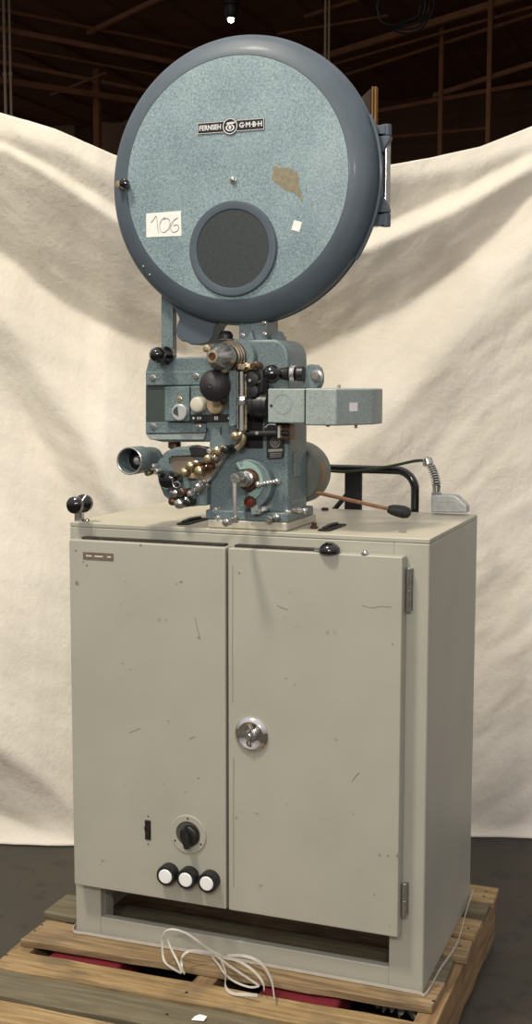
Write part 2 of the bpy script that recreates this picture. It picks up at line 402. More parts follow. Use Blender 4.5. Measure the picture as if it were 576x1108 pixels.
for i, s_ in enumerate(ss):
    base = O0+ex*s_
    zt = 2.0
    for it in range(6):
        raw = []
        for j in range(NZ+1):
            z = zbase+(zt-zbase)*j/NZ
            u, v = uv_of(base+V((0, 0, z)))
            g = lean(u, v)+.05*math.sin(u*.021+v*.013)+.04*math.sin(u*.047-v*.031+1.3)
            raw.append((z, g))
        acc = [0]
        for j in range(1, NZ+1):
            acc.append(acc[-1]-(raw[j][1]+raw[j-1][1])/2*(raw[j][0]-raw[j-1][0]))
        tot = acc[-1]; col = []
        for j in range(NZ+1):
            z = raw[j][0]; off = acc[j]-tot*.6*(z/zt)
            fl = .04*math.exp(-z/.03)*(.8+.2*math.sin(s_*7))
            p = base+nn*(off+fl+.012*math.sin(s_*9+z*3)+crease(s_, z)); col.append(V((p.x, p.y, z)))
        u, v = uv_of(col[-1]); dv = v-lerp_tab(TOP, u)
        if abs(dv) < .4: break
        zt += dv*K(u, v, col[-1].y)
    vs += col
for i in range(NS):
    for j in range(NZ):
        a = i*(NZ+1)+j; fs.append([a, a+NZ+1, a+NZ+2, a+1])
b = MB(); b.add(vs, fs); cl = b.build('cloth_backdrop', CLOTH, None, angle=80)
tag(cl, 'large cream canvas sheet hung in swags as a backdrop behind the grey cabinet', 'cloth')
so = cl.modifiers.new('thick', 'SOLIDIFY'); so.thickness = .003; so.offset = -1

# ================================================================== PALLET
PZ = .14
t = thing('wooden_pallet', (.37, .1, 0), 'worn tan wooden pallet of spaced boards under the grey cabinet', 'pallet')
def board(name, x0, x1, y0, y1, z0, z1, m, par, skew=0, along='x', seed=0):
    rnd = random.Random(seed); n = 14; top = []; bot = []
    mb = MB(); A = []; B = []
    for i in range(n+1):
        f = i/n; j0 = rnd.uniform(-.0022, .0022); j1 = rnd.uniform(-.0022, .0022)
        if along == 'x':
            x = x0+(x1-x0)*f; A.append((x, y0+skew*f+j0)); B.append((x, y1+skew*f+j1))
        else:
            y = y0+(y1-y0)*f; A.append((x0+skew*f+j0, y)); B.append((x1+skew*f+j1, y))
    if along == 'x':
        A[0] = (A[0][0]+rnd.uniform(-.006, .006), A[0][1]); A[-1] = (A[-1][0]+rnd.uniform(-.006, .006), A[-1][1])
    P = A+B[::-1]
    mb.prism(P, z0, z1, 'xy')
    return mb.build(name, m, par, .0025, 2, 60)
bs = [(-.118, .80, .06, .165, WOODG, 0), (-.09, .805, -.076, .028, WOODT, .035), (-.082, .812, -.202, -.124, WOODY, .018), (-.10, .81, -.302, -.209, WOODG, .012),
      (-.12, .815, -.425, -.316, WOODY, .01), (-.10, .82, .185, .265, WOODT, .0), (-.11, .822, .29, .375, WOODY, 0), (-.11, .822, .405, .46, WOODG, 0), (-.11, .825, .475, .56, WOODY, 0)]
for i, (x0, x1, y0, y1, m, sk) in enumerate(bs):
    o = board('deck_board', x0, x1, y0, y1, PZ-.017, PZ-.0005, m, t, sk, seed=i)
for i, (x0, x1) in enumerate([(-.105, -.062), (.315, .36), (.775, .818)]):
    board('stringer', x0, x1, -.42, .555, .0165, PZ-.0175, WOODS, t, 0, 'y', 40+i)
for i, (y0, y1) in enumerate([(-.42, -.32), (.02, .12), (.46, .55)]):
    board('bottom_board', -.10, .815, y0, y1, 0, .016, WOODG, t, 0, seed=60+i)
for i, (x, y) in enumerate([(-.085, -.03), (-.085, .0), (.338, -.16), (.8, -.02), (.8, .5), (.8, .53), (.8, .32), (.8, .23), (.338, -.25), (-.08, -.15), (-.08, -.26)]):
    b = MB(); b.lathe((x, y, PZ-.001), (0, 0, 1), [(0, .0035), (.0008, .0035), (.001, 0)], 8); b.build('nail', IRON, t)

# pallet jack forks, pushed in from behind
t = thing('pallet_jack', (.3, .72, 0), 'red pallet jack whose two forks reach under the wooden pallet', 'pallet jack')
for (x0, x1) in ((-.02, .145), (.455, .62)):
    pts = [(x0, .70), (x1, .70), (x1, -.34), (x1-.02, -.39), (x1-.05, -.41), (x0+.05, -.41), (x0+.02, -.39), (x0, -.34)]
    b = MB(); b.prism(pts, .066, .119, 'xy'); b.build('fork', REDP, t, .008, 3)
b = MB(); b.box(-.02, .62, .70, .78, .06, .20); b.build('chassis', REDP, t, .01)
for x in (.03, .10, .505, .575):
    b = MB(); b.lathe((x-.015, -.24, .0375), (1, 0, 0), [(0, .03), (0, .0375), (.03, .0375), (.03, .03)], 20); b.build('roller', BLACKM, t)
for x in (.24, .34):
    b = MB(); b.lathe((x-.02, .76, .085), (1, 0, 0), [(0, .07), (.0, .085), (.04, .085), (.04, .07)], 28); b.build('wheel', BLACKM, t)

# ================================================================== CABINET
W, D, H = .7741, .4649, .90; Z0, Z1 = PZ, PZ+H
cab = thing('control_cabinet', (W/2, D/2, Z0), 'grey-beige steel two-door cabinet with scuffed paint standing on the pallet', 'cabinet')
s = .018
b = MB()
b.box(0, W, 0, D, Z1-.010, Z1)                         # top
b.box(0, s, .001, D, Z0, Z1-.0099); b.box(W-s, W, .001, D, Z0, Z1-.0099)
b.box(s, W-s, D-s, D, Z0+.15, Z1-.0099)
b.box(.001, .062, 0, .02, Z0, Z1-.0099); b.box(.704, W-.001, 0, .02, Z0, Z1-.0099)
b.box(.061, .705, .0005, .02, Z0, Z0+.042)                 # bottom rail
b.box(.061, .705, .0005, .02, Z0+.86, Z1-.0099)            # top rail
b.box(.355, .385, .001, .02, Z0+.2, Z0+.87)
b.box(.04, .062, .02, .06, Z0, Z0+.14)
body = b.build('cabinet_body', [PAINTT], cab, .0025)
# different wear: faces that point up carry dust
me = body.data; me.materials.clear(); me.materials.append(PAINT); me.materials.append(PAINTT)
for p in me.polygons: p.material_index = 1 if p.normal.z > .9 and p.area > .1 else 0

def scuff(mb, pts, Y, w=.0007):
    q = [at(u, v, Y) for u, v in pts]
    for a, c in zip(q, q[1:]):
        d = (c-a).normalized(); n_ = V((-d.z, 0, d.x))*w
        mb.add([a-n_, a+n_, c+n_, c-n_], [[0, 1, 2, 3]])
DY = -.035
def door(x0, x1, scuffs, spots):
    mb = MB(); mb.box(x0, x1, DY, -.0015, .262, 1.008)
    mb.c = 1
    for s_ in scuffs: scuff(mb, s_, DY-.0004)
    for (u, v, r) in spots:
        p = at(u, v, DY-.0004); k = K(u, v, DY); n_ = 9
        mb.add([(p.x+math.cos(a*2*math.pi/n_)*r*k*random.uniform(.5, 1.1), p.y, p.z+math.sin(a*2*math.pi/n_)*r*k*random.uniform(.5, 1.1)) for a in range(n_)], [list(range(n_))])
    o = mb.build('door', [PAINTD, WORN], cab, .003)
    o.modifiers['bevel'].limit_method = 'ANGLE'
    return o
dl = door(.0175, .3705, [[(211, 668), (214, 682), (217, 692)], [(140, 793), (152, 788)], [(205, 800), (211, 797)]],
          [(83, 631, 3.2), (82, 596, 2), (94, 612, 1.6), (90, 608, 1.2), (152, 590, 2), (196, 630, 1.8), (191, 632, 1.1), (150, 846, 1), (178, 848, 1), (215, 842, 1.2), (215, 690, 1.5)])
dr = door(.3755, .7305, [[(252, 612), (251.6, 700), (252, 760)], [(253, 820), (252.6, 900), (253, 960)], [(381, 846), (385, 840), (389, 836)], [(392, 655), (402, 658), (412, 656), (424, 657)], [(276, 880), (280, 881)], [(300, 655), (306, 658), (312, 660)]],
          [(420, 926, 1.6), (430, 926, 2), (411, 925, 1.5), (256, 885, 1.4), (259, 620, 1.4), (425, 697, 1.4), (310, 870, 1), (405, 968, 1.3)])
# door hinges
for z0, z1 in ((.90, .985), (.295, .365)):
    b = MB(); x = .7365; y = -.012
    b.lathe((x, y, z0), (0, 0, 1), [(0, .0035), (.002, .0052), ((z1-z0)*.48, .0052), ((z1-z0)*.49, .0045), ((z1-z0)*.5, .0052), (z1-z0-.002, .0052), (z1-z0, .003)], 16)
    b.box(x-.002, x+.007, -.003, -.0005, z0+.002, z1-.002)
    b.build('hinge', STEEL, cab)
for x0, x1 in ((.040, .362), (.384, .57)):  # dark strips along the door tops, painting in the shadow of the gap
    b = MB(); b.box(x0, x1, -.022, -.0008, 1.0085, 1.0125); b.build('gap_shadow_strip', mat('gap_shadow_dark', (46, 40, 32), .8, 0, .4, 60), cab, .0008)
# engraved plate on the left door
A = at(90, 596.5, DY); B = at(123, 606.5, DY); t2 = MB(); t2.box(A.x, B.x, DY-.0012, DY+.0002, B.z-.001, A.z-.001)
t2.c = 1; w_ = B.x-A.x
for (f0, f1) in ((.1, .3), (.38, .66), (.8, .92)):
    zc = (A.z+B.z)/2-.001
    t2.box(A.x+w_*f0, A.x+w_*f1, DY-.0016, DY-.0011, zc-.0016, zc+.0016)
t2.build('name_plate', [ENGR, CREAM], dl, .0004)
# rocker switch
A = at(157, 887, DY); B = at(163.5, 909, DY)
b = MB(); b.box(A.x, B.x, DY-.002, DY+.001, B.z, A.z); sw = b.build('switch', BLACKM, dl, .001)
b = MB(); zc = (A.z+B.z)/2; b.prism([(DY-.002, zc-.013), (DY-.002, zc+.008), (DY-.010, zc+.010), (DY-.006, zc-.004)], A.x+.002, B.x-.002, 'yz'); b.build('rocker', BLACK, sw, .001)
for dv in (-4, 26):
    p = at(160.5, 887+dv, DY); b = MB(); b.lathe((p.x, DY, p.z), FR, [(0, .0022), (.001, .002), (.0012, 0)], 10); b.build('screw', STEEL, sw)
# rotary selector in a round recess
p = at(204, 902.5, DY); k = K(204, 902, DY); R1, R2 = 21.2*k, 14.2*k
b = MB(); b.lathe((p.x, DY, p.z), FR, [(0, R1), (.002, R1), (.0028, R1-.001), (.0028, R2+.001), (.002, R2), (0.0002, R2), (.0002, 0)], 48); rs = b.build('rotary_switch', PAINTD, dl)
b = MB(); b.lathe((p.x, DY-.0003, p.z), FR, [(0, R2-.0002), (.0005, R2-.0004), (.0007, 0)], 40); b.build('dial', mat('grey_green_dial', (78, 80, 68), .5), rs)
b = MB()
cx, cz = p.x+.004, p.z
b.lathe((cx, DY-.001, cz), FR, [(0, R2*.78), (.010, R2*.72), (.012, R2*.6), (.012, 0)], 32)
dd = V((-.22, 0, .97)).normalized(); e_ = V((dd.z, 0, -dd.x))
q = [V((cx, 0, cz))+dd*R2*.82+e_*.002, V((cx, 0, cz))+dd*R2*.2+e_*.008, V((cx, 0, cz))-dd*R2*.8+e_*.005, V((cx, 0, cz))-dd*R2*.8-e_*.005, V((cx, 0, cz))+dd*R2*.2-e_*.008, V((cx, 0, cz))+dd*R2*.82-e_*.002]
b.prism([(x.x, x.z) for x in q], DY-.030, DY-.008); b.build('knob', BLACKM, rs, .0015)
for a in (90, 210, 330):
    b = MB(); b.lathe((p.x+math.cos(math.radians(a))*(R1+R2)/2, DY-.0026, p.z+math.sin(math.radians(a))*(R1+R2)/2), FR, [(0, .0022), (.0008, .002), (.001, 0)], 10); b.build('screw', IRON, rs)
# three push buttons
for (u, v) in ((178.7, 948.6), (200.6, 952.2), (223.4, 956.3)):
    Yf = DY-.024; p = at(u, v, Yf); k = K(u, v, Yf)
    b = MB(); b.lathe((p.x, DY, p.z), FR, [(0, 11.2*k), (.019, 11.2*k), (.023, 10.4*k), (.023, 8.2*k), (.021, 8.0*k), (.021, 0)], 36); o = b.build('button_collar', BLACKM, dl)
    b = MB(); b.lathe((p.x, DY-.0208, p.z), FR, [(0, 7.9*k), (.003, 7.8*k), (.0042, 7*k), (.0048, 0)], 30); b.build('button_cap', WHITE, o, label='white push button cap')
# door latch: chrome dome with key
p = at(272.5, 794.8, DY); k = K(272, 795, DY)
b = MB(); b.lathe((p.x, DY, p.z), FR, [(0, 19.3*k), (.003, 19.3*k), (.006, 18*k), (.009, 15*k), (.008, 13*k), (.004, 9*k), (.003, 0)], 48); o = b.build('latch', mat('polished_chrome', (220, 218, 214), .12, 1, .04, 20), dr)
b = MB(); b.lathe((p.x, DY-.003, p.z), FR, [(0, 7*k), (.006, 6.5*k), (.009, 5*k), (.010, 0)], 24)
b.tube([(p.x-.001, DY-.0135, p.z+.022), (p.x+.004, DY-.0145, p.z+.015), (p.x-.002, DY-.015, p.z+.007), (p.x+.003, DY-.015, p.z-.001), (p.x-.004, DY-.0145, p.z-.012), (p.x-.002, DY-.012, p.z-.020)], .0026, 8, 5)
b.build('latch_grip', STEEL, o)
# slotted hand grips on the top
for x in (.241, .549):
    b = MB(); y0, y1, hw = .035, .165, .014
    pts = [(x+hw*math.cos(a), y0+hw+hw*math.sin(a)) for a in [math.pi+i*math.pi/8 for i in range(9)]]+[(x+hw*math.cos(a), y1-hw+hw*math.sin(a)) for a in [i*math.pi/8 for i in range(9)]]
    b.prism(pts, Z1-.001, Z1+.0022, 'xy'); o = b.build('grip_slot', DARK, cab)
    b = MB(); b.tube([(x-.004, y0+.02, Z1+.004), (x-.006, (y0+y1)/2, Z1+.0055), (x-.004, y1-.02, Z1+.004)], .0035, 8, 4); b.build('grip_bar', BLACKM, o)
# turn-knobs that lock the lid: upright at the left corner, flat on the door edge
p = at(88, 563, .03)
b = MB(); b.box(p.x-.010, p.x+.008, .018, .030, Z1, Z1+.030); b.lathe((p.x+.014, .03, Z1), (0, 0, 1), [(0, .006), (.004, .005), (.006, 0)], 12); kb = b.build('corner_bracket', STEEL, cab, .001)
p1 = at(89, 545, .0); b = MB(); kx = K(89, 545, 0)
b.lathe((p1.x, .03, p1.z), FR, [(0, 3*kx), (.012, 4*kx), (.016, 9.5*kx), (.026, 10*kx), (.032, 6.5*kx), (.036, 4*kx), (.045, 4*kx), (.049, 7.5*kx), (.056, 9.2*kx), (.066, 9*kx), (.072, 6*kx), (.075, 0)], 28)
b.build('clamping_knob', BLACK, kb)
p = at(360, 593, -.02); b = MB(); zt = 1.0085
b.lathe((.585, -.03, zt), (0, 0, 1), [(0, .0205), (.004, .021), (.010, .0195), (.016, .014), (.020, .007), (.021, 0)], 28)
b.build('clamping_knob', BLACK, cab)
b = MB(); b.tube([(.555, -.025, zt+.003), (.575, -.04, zt+.005)], .0035, 8, 1); b.build('latch_pin', STEEL, cab)
b = MB(); b.lathe((.655, -.028, 1.008), (0, 0, 1), [(0, .008), (.002, .008), (.004, .005), (.008, .004), (.009, 0)], 12); b.build('screw', STEEL, cab)
b = MB(); b.lathe((.70, .08, Z1), (0, 0, 1), [(0, .009), (.006, .009), (.007, .005), (.007, 0)], 6); b.build('bolt', STEEL, cab)
b = MB(); b.lathe((.43, .42, Z1), (0, 0, 1), [(0, .009), (.006, .009), (.007, .005), (.007, 0)], 6); b.build('bolt', IRON, cab)
# tubular rail behind the top
Yr = .505; zc = Z1
b = MB(); r_ = .0098
a_ = at(449, 552, Yr); zt = at(400, 508, Yr).z
xl = at(292, 510, Yr).x
P_ = [(a_.x, D+.003, .90), (a_.x, Yr-.004, .915), (a_.x, Yr, .94), (a_.x, Yr, Z1-.02), (a_.x, Yr, zt-.045)]
for k_ in range(1, 6):
    a = k_*math.pi/12; P_.append((a_.x-.045+.045*math.cos(a), Yr, zt-.045+.045*math.sin(a)))
P_ += [(a_.x-.05, Yr, zt), ((a_.x+xl)/2, Yr, zt), (xl+.05, Yr, zt)]
for k_ in range(1, 7):
    a = math.pi/2+k_*math.pi/12; P_.append((xl+.045+.045*math.cos(a), Yr, zt-.045+.045*math.sin(a)))
P_ += [(xl, Yr, Z1-.02), (xl, Yr, .94), (xl, Yr-.004, .915), (xl, D+.003, .90)]
b.tube(P_, r_, 14, 3); rail = b.build('rear_rail', BLACK, cab)
A = at(374, 510, Yr); B = at(392, 548, Yr)
b = MB(); b.box(A.x, B.x, Yr-.006, Yr+.002, .90, zt); b.box(A.x, B.x, D+.0005, Yr, .90, .906)
b.build('rail_post', BLACKM, rail, .001)
b = MB(); c_ = at(347, 556, Yr); b.tube([(c_.x, Yr, c_.z-.03), (A.x+.01, Yr-.003, at(374, 532, Yr).z)], .006, 8, 1); b.build('rail_brace', BLACKM, rail)

# ================================================================== CABLE CONNECTOR
p = at(486, 553, .43)
t = thing('cable_connector', (p.x, .44, Z1), 'grey die-cast connector with sprung cable neck on the rear right cabinet corner', 'connector')
Yc = .425
b = MB(); b.pxp([(466.5, 554.5), (466.5, 537.5), (468, 535.5), (492, 536), (494, 537), (503, 545.5), (505, 548), (505.5, 555)], Yc, .462); b.build('housing', ALU, t, .003, 3)
b = MB(); b.pxp([(471, 541), (491, 540.5), (494, 543.5), (471, 543.5)], Yc-.001, Yc+.001); b.build('raised_rib', ALU, t, .0005)
b = MB(); q0 = at(472.5, 536, .44); kq = K(472, 536, .44)
b.lathe(q0, (0, 0, 1), [(0, 5.5*kq), (3*kq, 5.5*kq), (4*kq, 4*kq), (11*kq, 4.5*kq)], 16); b.build('neck_nut', STEEL, t)
path = [at(472.5, 526, .44), at(471.5, 518, .44), at(469, 510, .44), at(466, 503, .44)]
b = MB(); b.tube(path, 2.6*kq, 10, 6); b.build('cable_sleeve', BLACKM, t)
b = MB(); pts = []
for i in range(9*12+1):
    f = i/(9*12); j = f*3; i0 = min(int(j), 2); fr_ = j-i0; c0 = path[i0].lerp(path[i0+1], fr_)
    a = 2*math.pi*i/12; pts.append(c0+V((math.cos(a)*4.6*kq, math.sin(a)*4.6*kq, 0)))
b.tube(pts, .85*kq, 6, 1); b.build('strain_relief_spring', STEEL, t)
b = MB(); q1 = at(464, 500, .44); b.lathe(q1-V((0, 0, .008)), (-.25, 0, 1), [(0, 4.5*kq), (2*kq, 6*kq), (8*kq, 5*kq), (10*kq, 0)], 14); b.build('end_cap', STEEL, t)
b = MB(); b.tube([at(462, 498, .44), at(448, 499, .45), at(425, 504, .47), at(400, 508, .485), at(372, 510.5, .485), at(345, 508.5, .47), at(318, 510, .44), at(300, 530, .36), at(300, 545, .26)], .0034, 8, 8); b.build('cable', GREEN, t)

# ================================================================== FILM PROJECTOR
proj = thing('film_projector', (.4, .1, Z1), 'blue-grey hammertone film projector with a large round reel magazine, bolted on the cabinet', 'projector')
b = MB(); b.box(.314, .485, .006, .19, Z1+.0004, Z1+.018); b.build('plinth', PLINTH, proj, .004, 3)
b = MB(); b.box(.309, .487, .008, .165, Z1+.018, Z1+.037); flange = b.build('base_flange', HAM, proj, .003, 3)
YF = .02
# column and head casting
b = MB()
out = [(226, 556), (226, 468), (222, 462), (222, 404), (247, 402), (249, 378), (252, 371), (258, 367)]
out += [(298, 367), (304, 369), (309, 374), (312, 382), (312.5, 392), (312.5, 556)]
b.pxp(out, YF, .135)
colm = b.build('machine_column', HAM, proj, .007, 4)
# side hatch on the column, facing right
xs = at(312.5, 500, YF).x
b = MB(); b.box(xs-.001, xs+.004, .05, .085, 1.145, 1.195); b.build('side_hatch', HAM, proj, .0015)
b = MB(); b.prism([(.04, 1.09), (.10, 1.09), (.10, 1.10), (.04, 1.10)], xs-.001, xs+.0025, 'yz'); b.build('side_rib', HAM, proj, .001)
# vertical seam bead on the column
b = MB(); b.pxp([(238.5, 470), (239.5, 470), (239.5, 462), (238.5, 462)], YF-.001, YF+.001); b.build('seam', DARK, proj)

def T(name, m, u, v, Yf, Yb, prof, par=proj, n=28, label=None):
    return turned(name, None, par, u, v, Yf, Yb, prof, n).build(name, m, par, label=label)
def PXB(name, m, pts, Y, Y1, par=proj, bev=.001, seg=2, label=None):
    b = MB(); b.pxp(pts, Y, Y1); return b.build(name, m, par, bev, seg, label=label)
def rect(u0, v0, u1, v1): return [(u0, v0), (u1, v0), (u1, v1), (u0, v1)]
def screw(u, v, Y, r=2.6, par=proj, m=STEEL):
    p = at(u, v, Y); k = K(u, v, Y)
    b = MB(); b.lathe((p.x, Y+.003, p.z), FR, [(0, r*k*1.35), (.003, r*k*1.35), (.0035, r*k), (.005, r*k*.95), (.0055, 0)], 16)
    b.c = 1; b.box(p.x-r*k*.8, p.x+r*k*.8, Y-.0030, Y-.0024, p.z-.0004, p.z+.0004)
    return b.build('screw', [m, DARK], par)

# ---- reel magazine
MC = at(253.5, 193.5, 0); mx, mz = MC.x, MC.z; kp = K(253, 193, 0)
Rp = 129.5*kp; Ro = 152.5*K(262, 193, .045)
b = MB()
b.lathe((mx, .060, mz), FR, [(0, Ro-.004), (0.001, Ro), (.004, Ro+.0015), (.007, Ro), (.008, Ro-.0025), (.010, Ro-.0025), (.011, Ro), (.016, Ro), (.024, Ro-.0003), (.032, Ro-.0022), (.039, Ro-.0062), (.0445, Ro-.0115), (.0485, Ro-.018), (.0545, Ro-.030), (.060, Rp+.001), (.060, Rp), (.0585, Rp-.001), (.0585, 0)], 160)
mag = b.build('reel_magazine', SLATE, proj, angle=50)
b = MB(); b.lathe((mx, .0017, mz), FR, [(0, Rp-.0006), (.0015, Rp-.0008), (.0017, Rp-.002), (.0019, 0)], 128)
def blob(mb, c, rx, rz, rot, Y, n=26, jit=.12, seed=0):
    rnd = random.Random(seed); ps = []
    for i in range(n):
        a = 2*math.pi*i/n; j = 1+rnd.uniform(-jit, jit); x, z = rx*math.cos(a)*j, rz*math.sin(a)*j
        ps.append((c[0]+x*math.cos(rot)-z*math.sin(rot), Y, c[1]+x*math.sin(rot)+z*math.cos(rot)))
    mb.add(ps, [list(range(n))])
b.c = 1
Yp = -.0006
def pxpoly(mb, pts, Y): mb.add([at(u, v, Y) for u, v in pts], [list(range(len(pts)))])
pxpoly(b, [(295, 181), (299, 179.5), (303, 182), (309, 181), (316, 183), (322, 187), (324, 192), (323, 198), (325, 204), (326, 210), (328, 216), (327, 219), (323.5, 213), (319, 209), (313, 207), (307, 205), (303, 201), (297, 197), (294, 192), (296, 187)], Yp)
pxpoly(b, [(301, 177), (303, 176), (303.5, 178), (301.5, 178.5)], Yp)
lid = b.build('lid_panel', [HAML, CHIP], mag, angle=50)
b = MB()
for (u, v) in ((155, 288), (163, 286), (162, 297)):
    p = at(u, v, .008); b.lathe((p.x, .016, p.z), FR, [(0, .0016), (.008, .0016), (.0085, 0)], 8)
b.build('rivet', CREAM, mag)
# rear drum of the magazine
b = MB(); b.lathe((mx, .125, mz), FR, [(0, Ro-.03), (.003, Ro-.022), (.010, Ro-.016), (.064, Ro-.014)], 120); b.build('rear_drum', HAMG, mag)
# viewing window
p = at(251.2, 269, -.006); k = K(251, 269, -.006)
b = MB(); b.lathe((p.x, 0, p.z), FR, [(0, 51.3*k), (.003, 51.3*k), (.006, 50*k), (.0065, 47*k), (.0055, 42.6*k), (.004, 41.9*k), (.003, 41.9*k), (.003, 0)], 96); wf = b.build('window_ring', SLATE, mag)
b = MB(); b.lathe((p.x, -.0029, p.z), FR, [(0, 41.7*k), (.001, 41.7*k), (.0012, 0)], 80); b.build('window_pane', GLASS, wf, label='dark grey window pane')
# centre bolt
T('centre_bolt', STEEL, 251, 194, -.008, .0, [(0, 4.2), (.3, 4.2), (.35, 2.8), (.9, 2.5), (1, 1.8), (1, 0)], mag, 16)
# name plate
Y = -.0022
A = at(213.8, 139, Y); B = at(286, 134, Y); zc = at(249.3, 136.6, Y).z; k = K(249, 136, Y); xc = at(249.2, 136.6, Y).x; hh = 6.1*k
b = MB(); b.box(A.x, B.x, Y, .0, zc-hh, zc+hh); b.lathe((xc, 0, zc), FR, [(0, 9.0*k), (-Y+.0003, 9.0*k), (-Y+.0003, 0)], 48)
b.c = 1; bw = .55*k
def frame_rect(mb, x0, x1, z0, z1, w, Y):
    mb.box(x0, x1, Y-.0002, Y, z1-w, z1); mb.box(x0, x1, Y-.0002, Y, z0, z0+w); mb.box(x0, x0+w, Y-.0002, Y, z0+w, z1-w); mb.box(x1-w, x1, Y-.0002, Y, z0+w, z1-w)
frame_rect(b, A.x+.0004, B.x-.0004, zc-hh+.0004, zc+hh-.0004, bw, Y)
# black disc over frame, then white ring
b.c = 0; b.lathe((xc, Y, zc), FR, [(0, 8.6*k), (.0006, 8.6*k), (.0006, 0)], 48)
b.c = 1
def ring(mb, x, z, r0_, r1_, Y, n=40, sx=1, sz=1):
    vs = [(x+math.cos(2*math.pi*i/n)*r*sx, Y, z+math.sin(2*math.pi*i/n)*r*sz) for r in (r0_, r1_) for i in range(n)]
    mb.add(vs, [[i, (i+1) % n, n+(i+1) % n, n+i] for i in range(n)])
ring(b, xc, zc, 7.6*k, 8.5*k, Y-.0009)
# emblem: eye under a tube
ring(b, xc, zc-1.6*k, 2.6*k, 3.8*k, Y-.0009, 32, 1.35, .95)
b.add([(xc-4.4*k, Y-.0009, zc+3.4*k), (xc-3.6*k, Y-.0009, zc+1.9*k), (xc+3.8*k, Y-.0009, zc+2.2*k), (xc+7*k, Y-.0009, zc+4.2*k), (xc+2.5*k, Y-.0009, zc+4.4*k), (xc-2*k, Y-.0009, zc+4.2*k)], [[0, 1, 2, 3, 4, 5]])
b.add([(xc-1.5*k, Y-.0009, zc+2*k), (xc-1.1*k, Y-.0009, zc-1.2*k), (xc+1.1*k, Y-.0009, zc-1.2*k), (xc+1.5*k, Y-.0009, zc+2*k)], [[0, 1, 2, 3]])
ring(b, xc, zc-1.7*k, .0, 1.5*k, Y-.0010, 20)
b.text('FERNSEH', 7.4*k, ((A.x+xc-9*k)/2+.3*k, Y-.0002, zc), width=(xc-9*k-A.x)-4.2*k)
b.text('G·M·B·H', 7.4*k, ((B.x+xc+9*k)/2-.2*k, Y-.0002, zc), width=(B.x-xc-9*k)-4.0*k)
b.build('name_plate', [mat('plate_black', (34, 26, 30), .35, 0, .1, 50), LETTER], mag)
# paper label 106
Y = -.0008
cs = [at(158.2, 231, Y), at(195.8, 228.2, Y), at(196.6, 255.2, Y), at(158.4, 256.8, Y)]
b = MB(); b.add([c for c in cs]+[c+V((0, .0006, 0)) for c in cs], [[0, 1, 2, 3], [7, 6, 5, 4], [0, 4, 5, 1], [1, 5, 6, 2], [2, 6, 7, 3], [3, 7, 4, 0]])
b.c = 1; Y2 = -.0012
def pen(pts, r=.0007): b.tube([at(u, v, Y2) for u, v in pts], r, 5, 5, .5)
pen([(163.5, 241), (166, 238), (169.2, 234), (170.3, 243), (171.2, 252)])
pen([(180, 236), (176, 236.5), (172.8, 243), (174, 250), (178, 251.2), (183, 247), (184, 240), (181, 236), (177, 237.5)])
pen([(192.5, 235.5), (188, 238.5), (184.8, 244.5), (185.5, 250), (189.5, 251.2), (193.6, 247.5), (192, 243.2), (187.5, 244)])
b.build('paper_label', [PAPER, INK], mag)
cs = [at(318.5, 238, Y), at(327, 240.5, Y), at(324, 251, Y), at(315.2, 248.5, Y)]
b = MB(); b.add([c for c in cs]+[c+V((0, .0006, 0)) for c in cs], [[0, 1, 2, 3], [7, 6, 5, 4], [0, 4, 5, 1], [1, 5, 6, 2], [2, 6, 7, 3], [3, 7, 4, 0]])
b.build('sticker', PAPER, mag)
# latch knob on the rim at the left
T('latch_stem', BRASS, 127.5, 199, -.012, .03, [(0, 6), (.5, 5.5), (.55, 4), (1, 3.5)], mag, 16)
T('latch_knob', BLACK, 132.5, 198, -.024, .0, [(0, 2.5), (.3, 3), (.45, 5), (.7, 5.8), (.9, 4.6), (1, 2), (1, 0)], mag, 20)
# hinge on the right side
def rimp(v, Y, extra): # point on the cylinder surface to the right at a given height
    z = at(400, v, Y).z; return mx+math.sqrt(max(0, (Ro+extra)**2-(z-mz)**2)), z
xh = mx+Ro+.006; Yh = .075
for (v0, v1) in ((136, 148), (232, 246)):
    za, zb = at(404, v1, Yh).z, at(404, v0, Yh).z
    b = MB(); b.lathe((xh, Yh, za), (0, 0, 1), [(0, .0085), (.001, .0095), (zb-za-.001, .0095), (zb-za, .0085)], 18); b.box(xh-.03, xh, Yh-.012, Yh+.010, za+.002, zb-.002)
    b.build('hinge_barrel', SLATE, mag, .001)
for (v0, v1, s_) in ((149, 166, 1), (214, 231, -1)):
    za, zb = at(404, v1, Yh).z, at(404, v0, Yh).z
    b = MB(); x0 = mx+Ro-.03
    if s_ > 0: pr_ = [(x0, za-.01), (xh-.004, za), (xh+.009, zb-.006), (xh+.009, zb), (x0, zb)]
    else: pr_ = [(x0, za), (xh+.008, za), (xh+.008, za+.006), (xh-.002, zb), (x0, zb+.01)]
    b.prism(pr_, Yh-.012, Yh+.008); b.build('hinge_arm', SLATE, mag, .0015)
b = MB(); za = at(404, 240, Yh).z; zb = at(404, 140, Yh).z
b.lathe((xh-.001, Yh, za), (0, 0, 1), [(0, .0045), (zb-za, .0045)], 12); b.build('hinge_pin', STEEL, mag)
b = MB(); b.box(mx+Ro-.03, xh-.001, .083, .112, at(404, 238, Yh).z, at(404, 143, Yh).z); b.build('hinge_plate', HAMG, mag, .003)
# lip on the lower right of the lid, by the hinge
pts = []
for a in range(-34, 25, 3):
    ar = math.radians(a); pts.append((mx+(Ro+.0035)*math.cos(ar), .045, mz+(Ro+.0035)*math.sin(ar)))
b = MB(); b.tube(pts, .0042, 8, 3); b.build('hinge_lip', SLATE, mag)

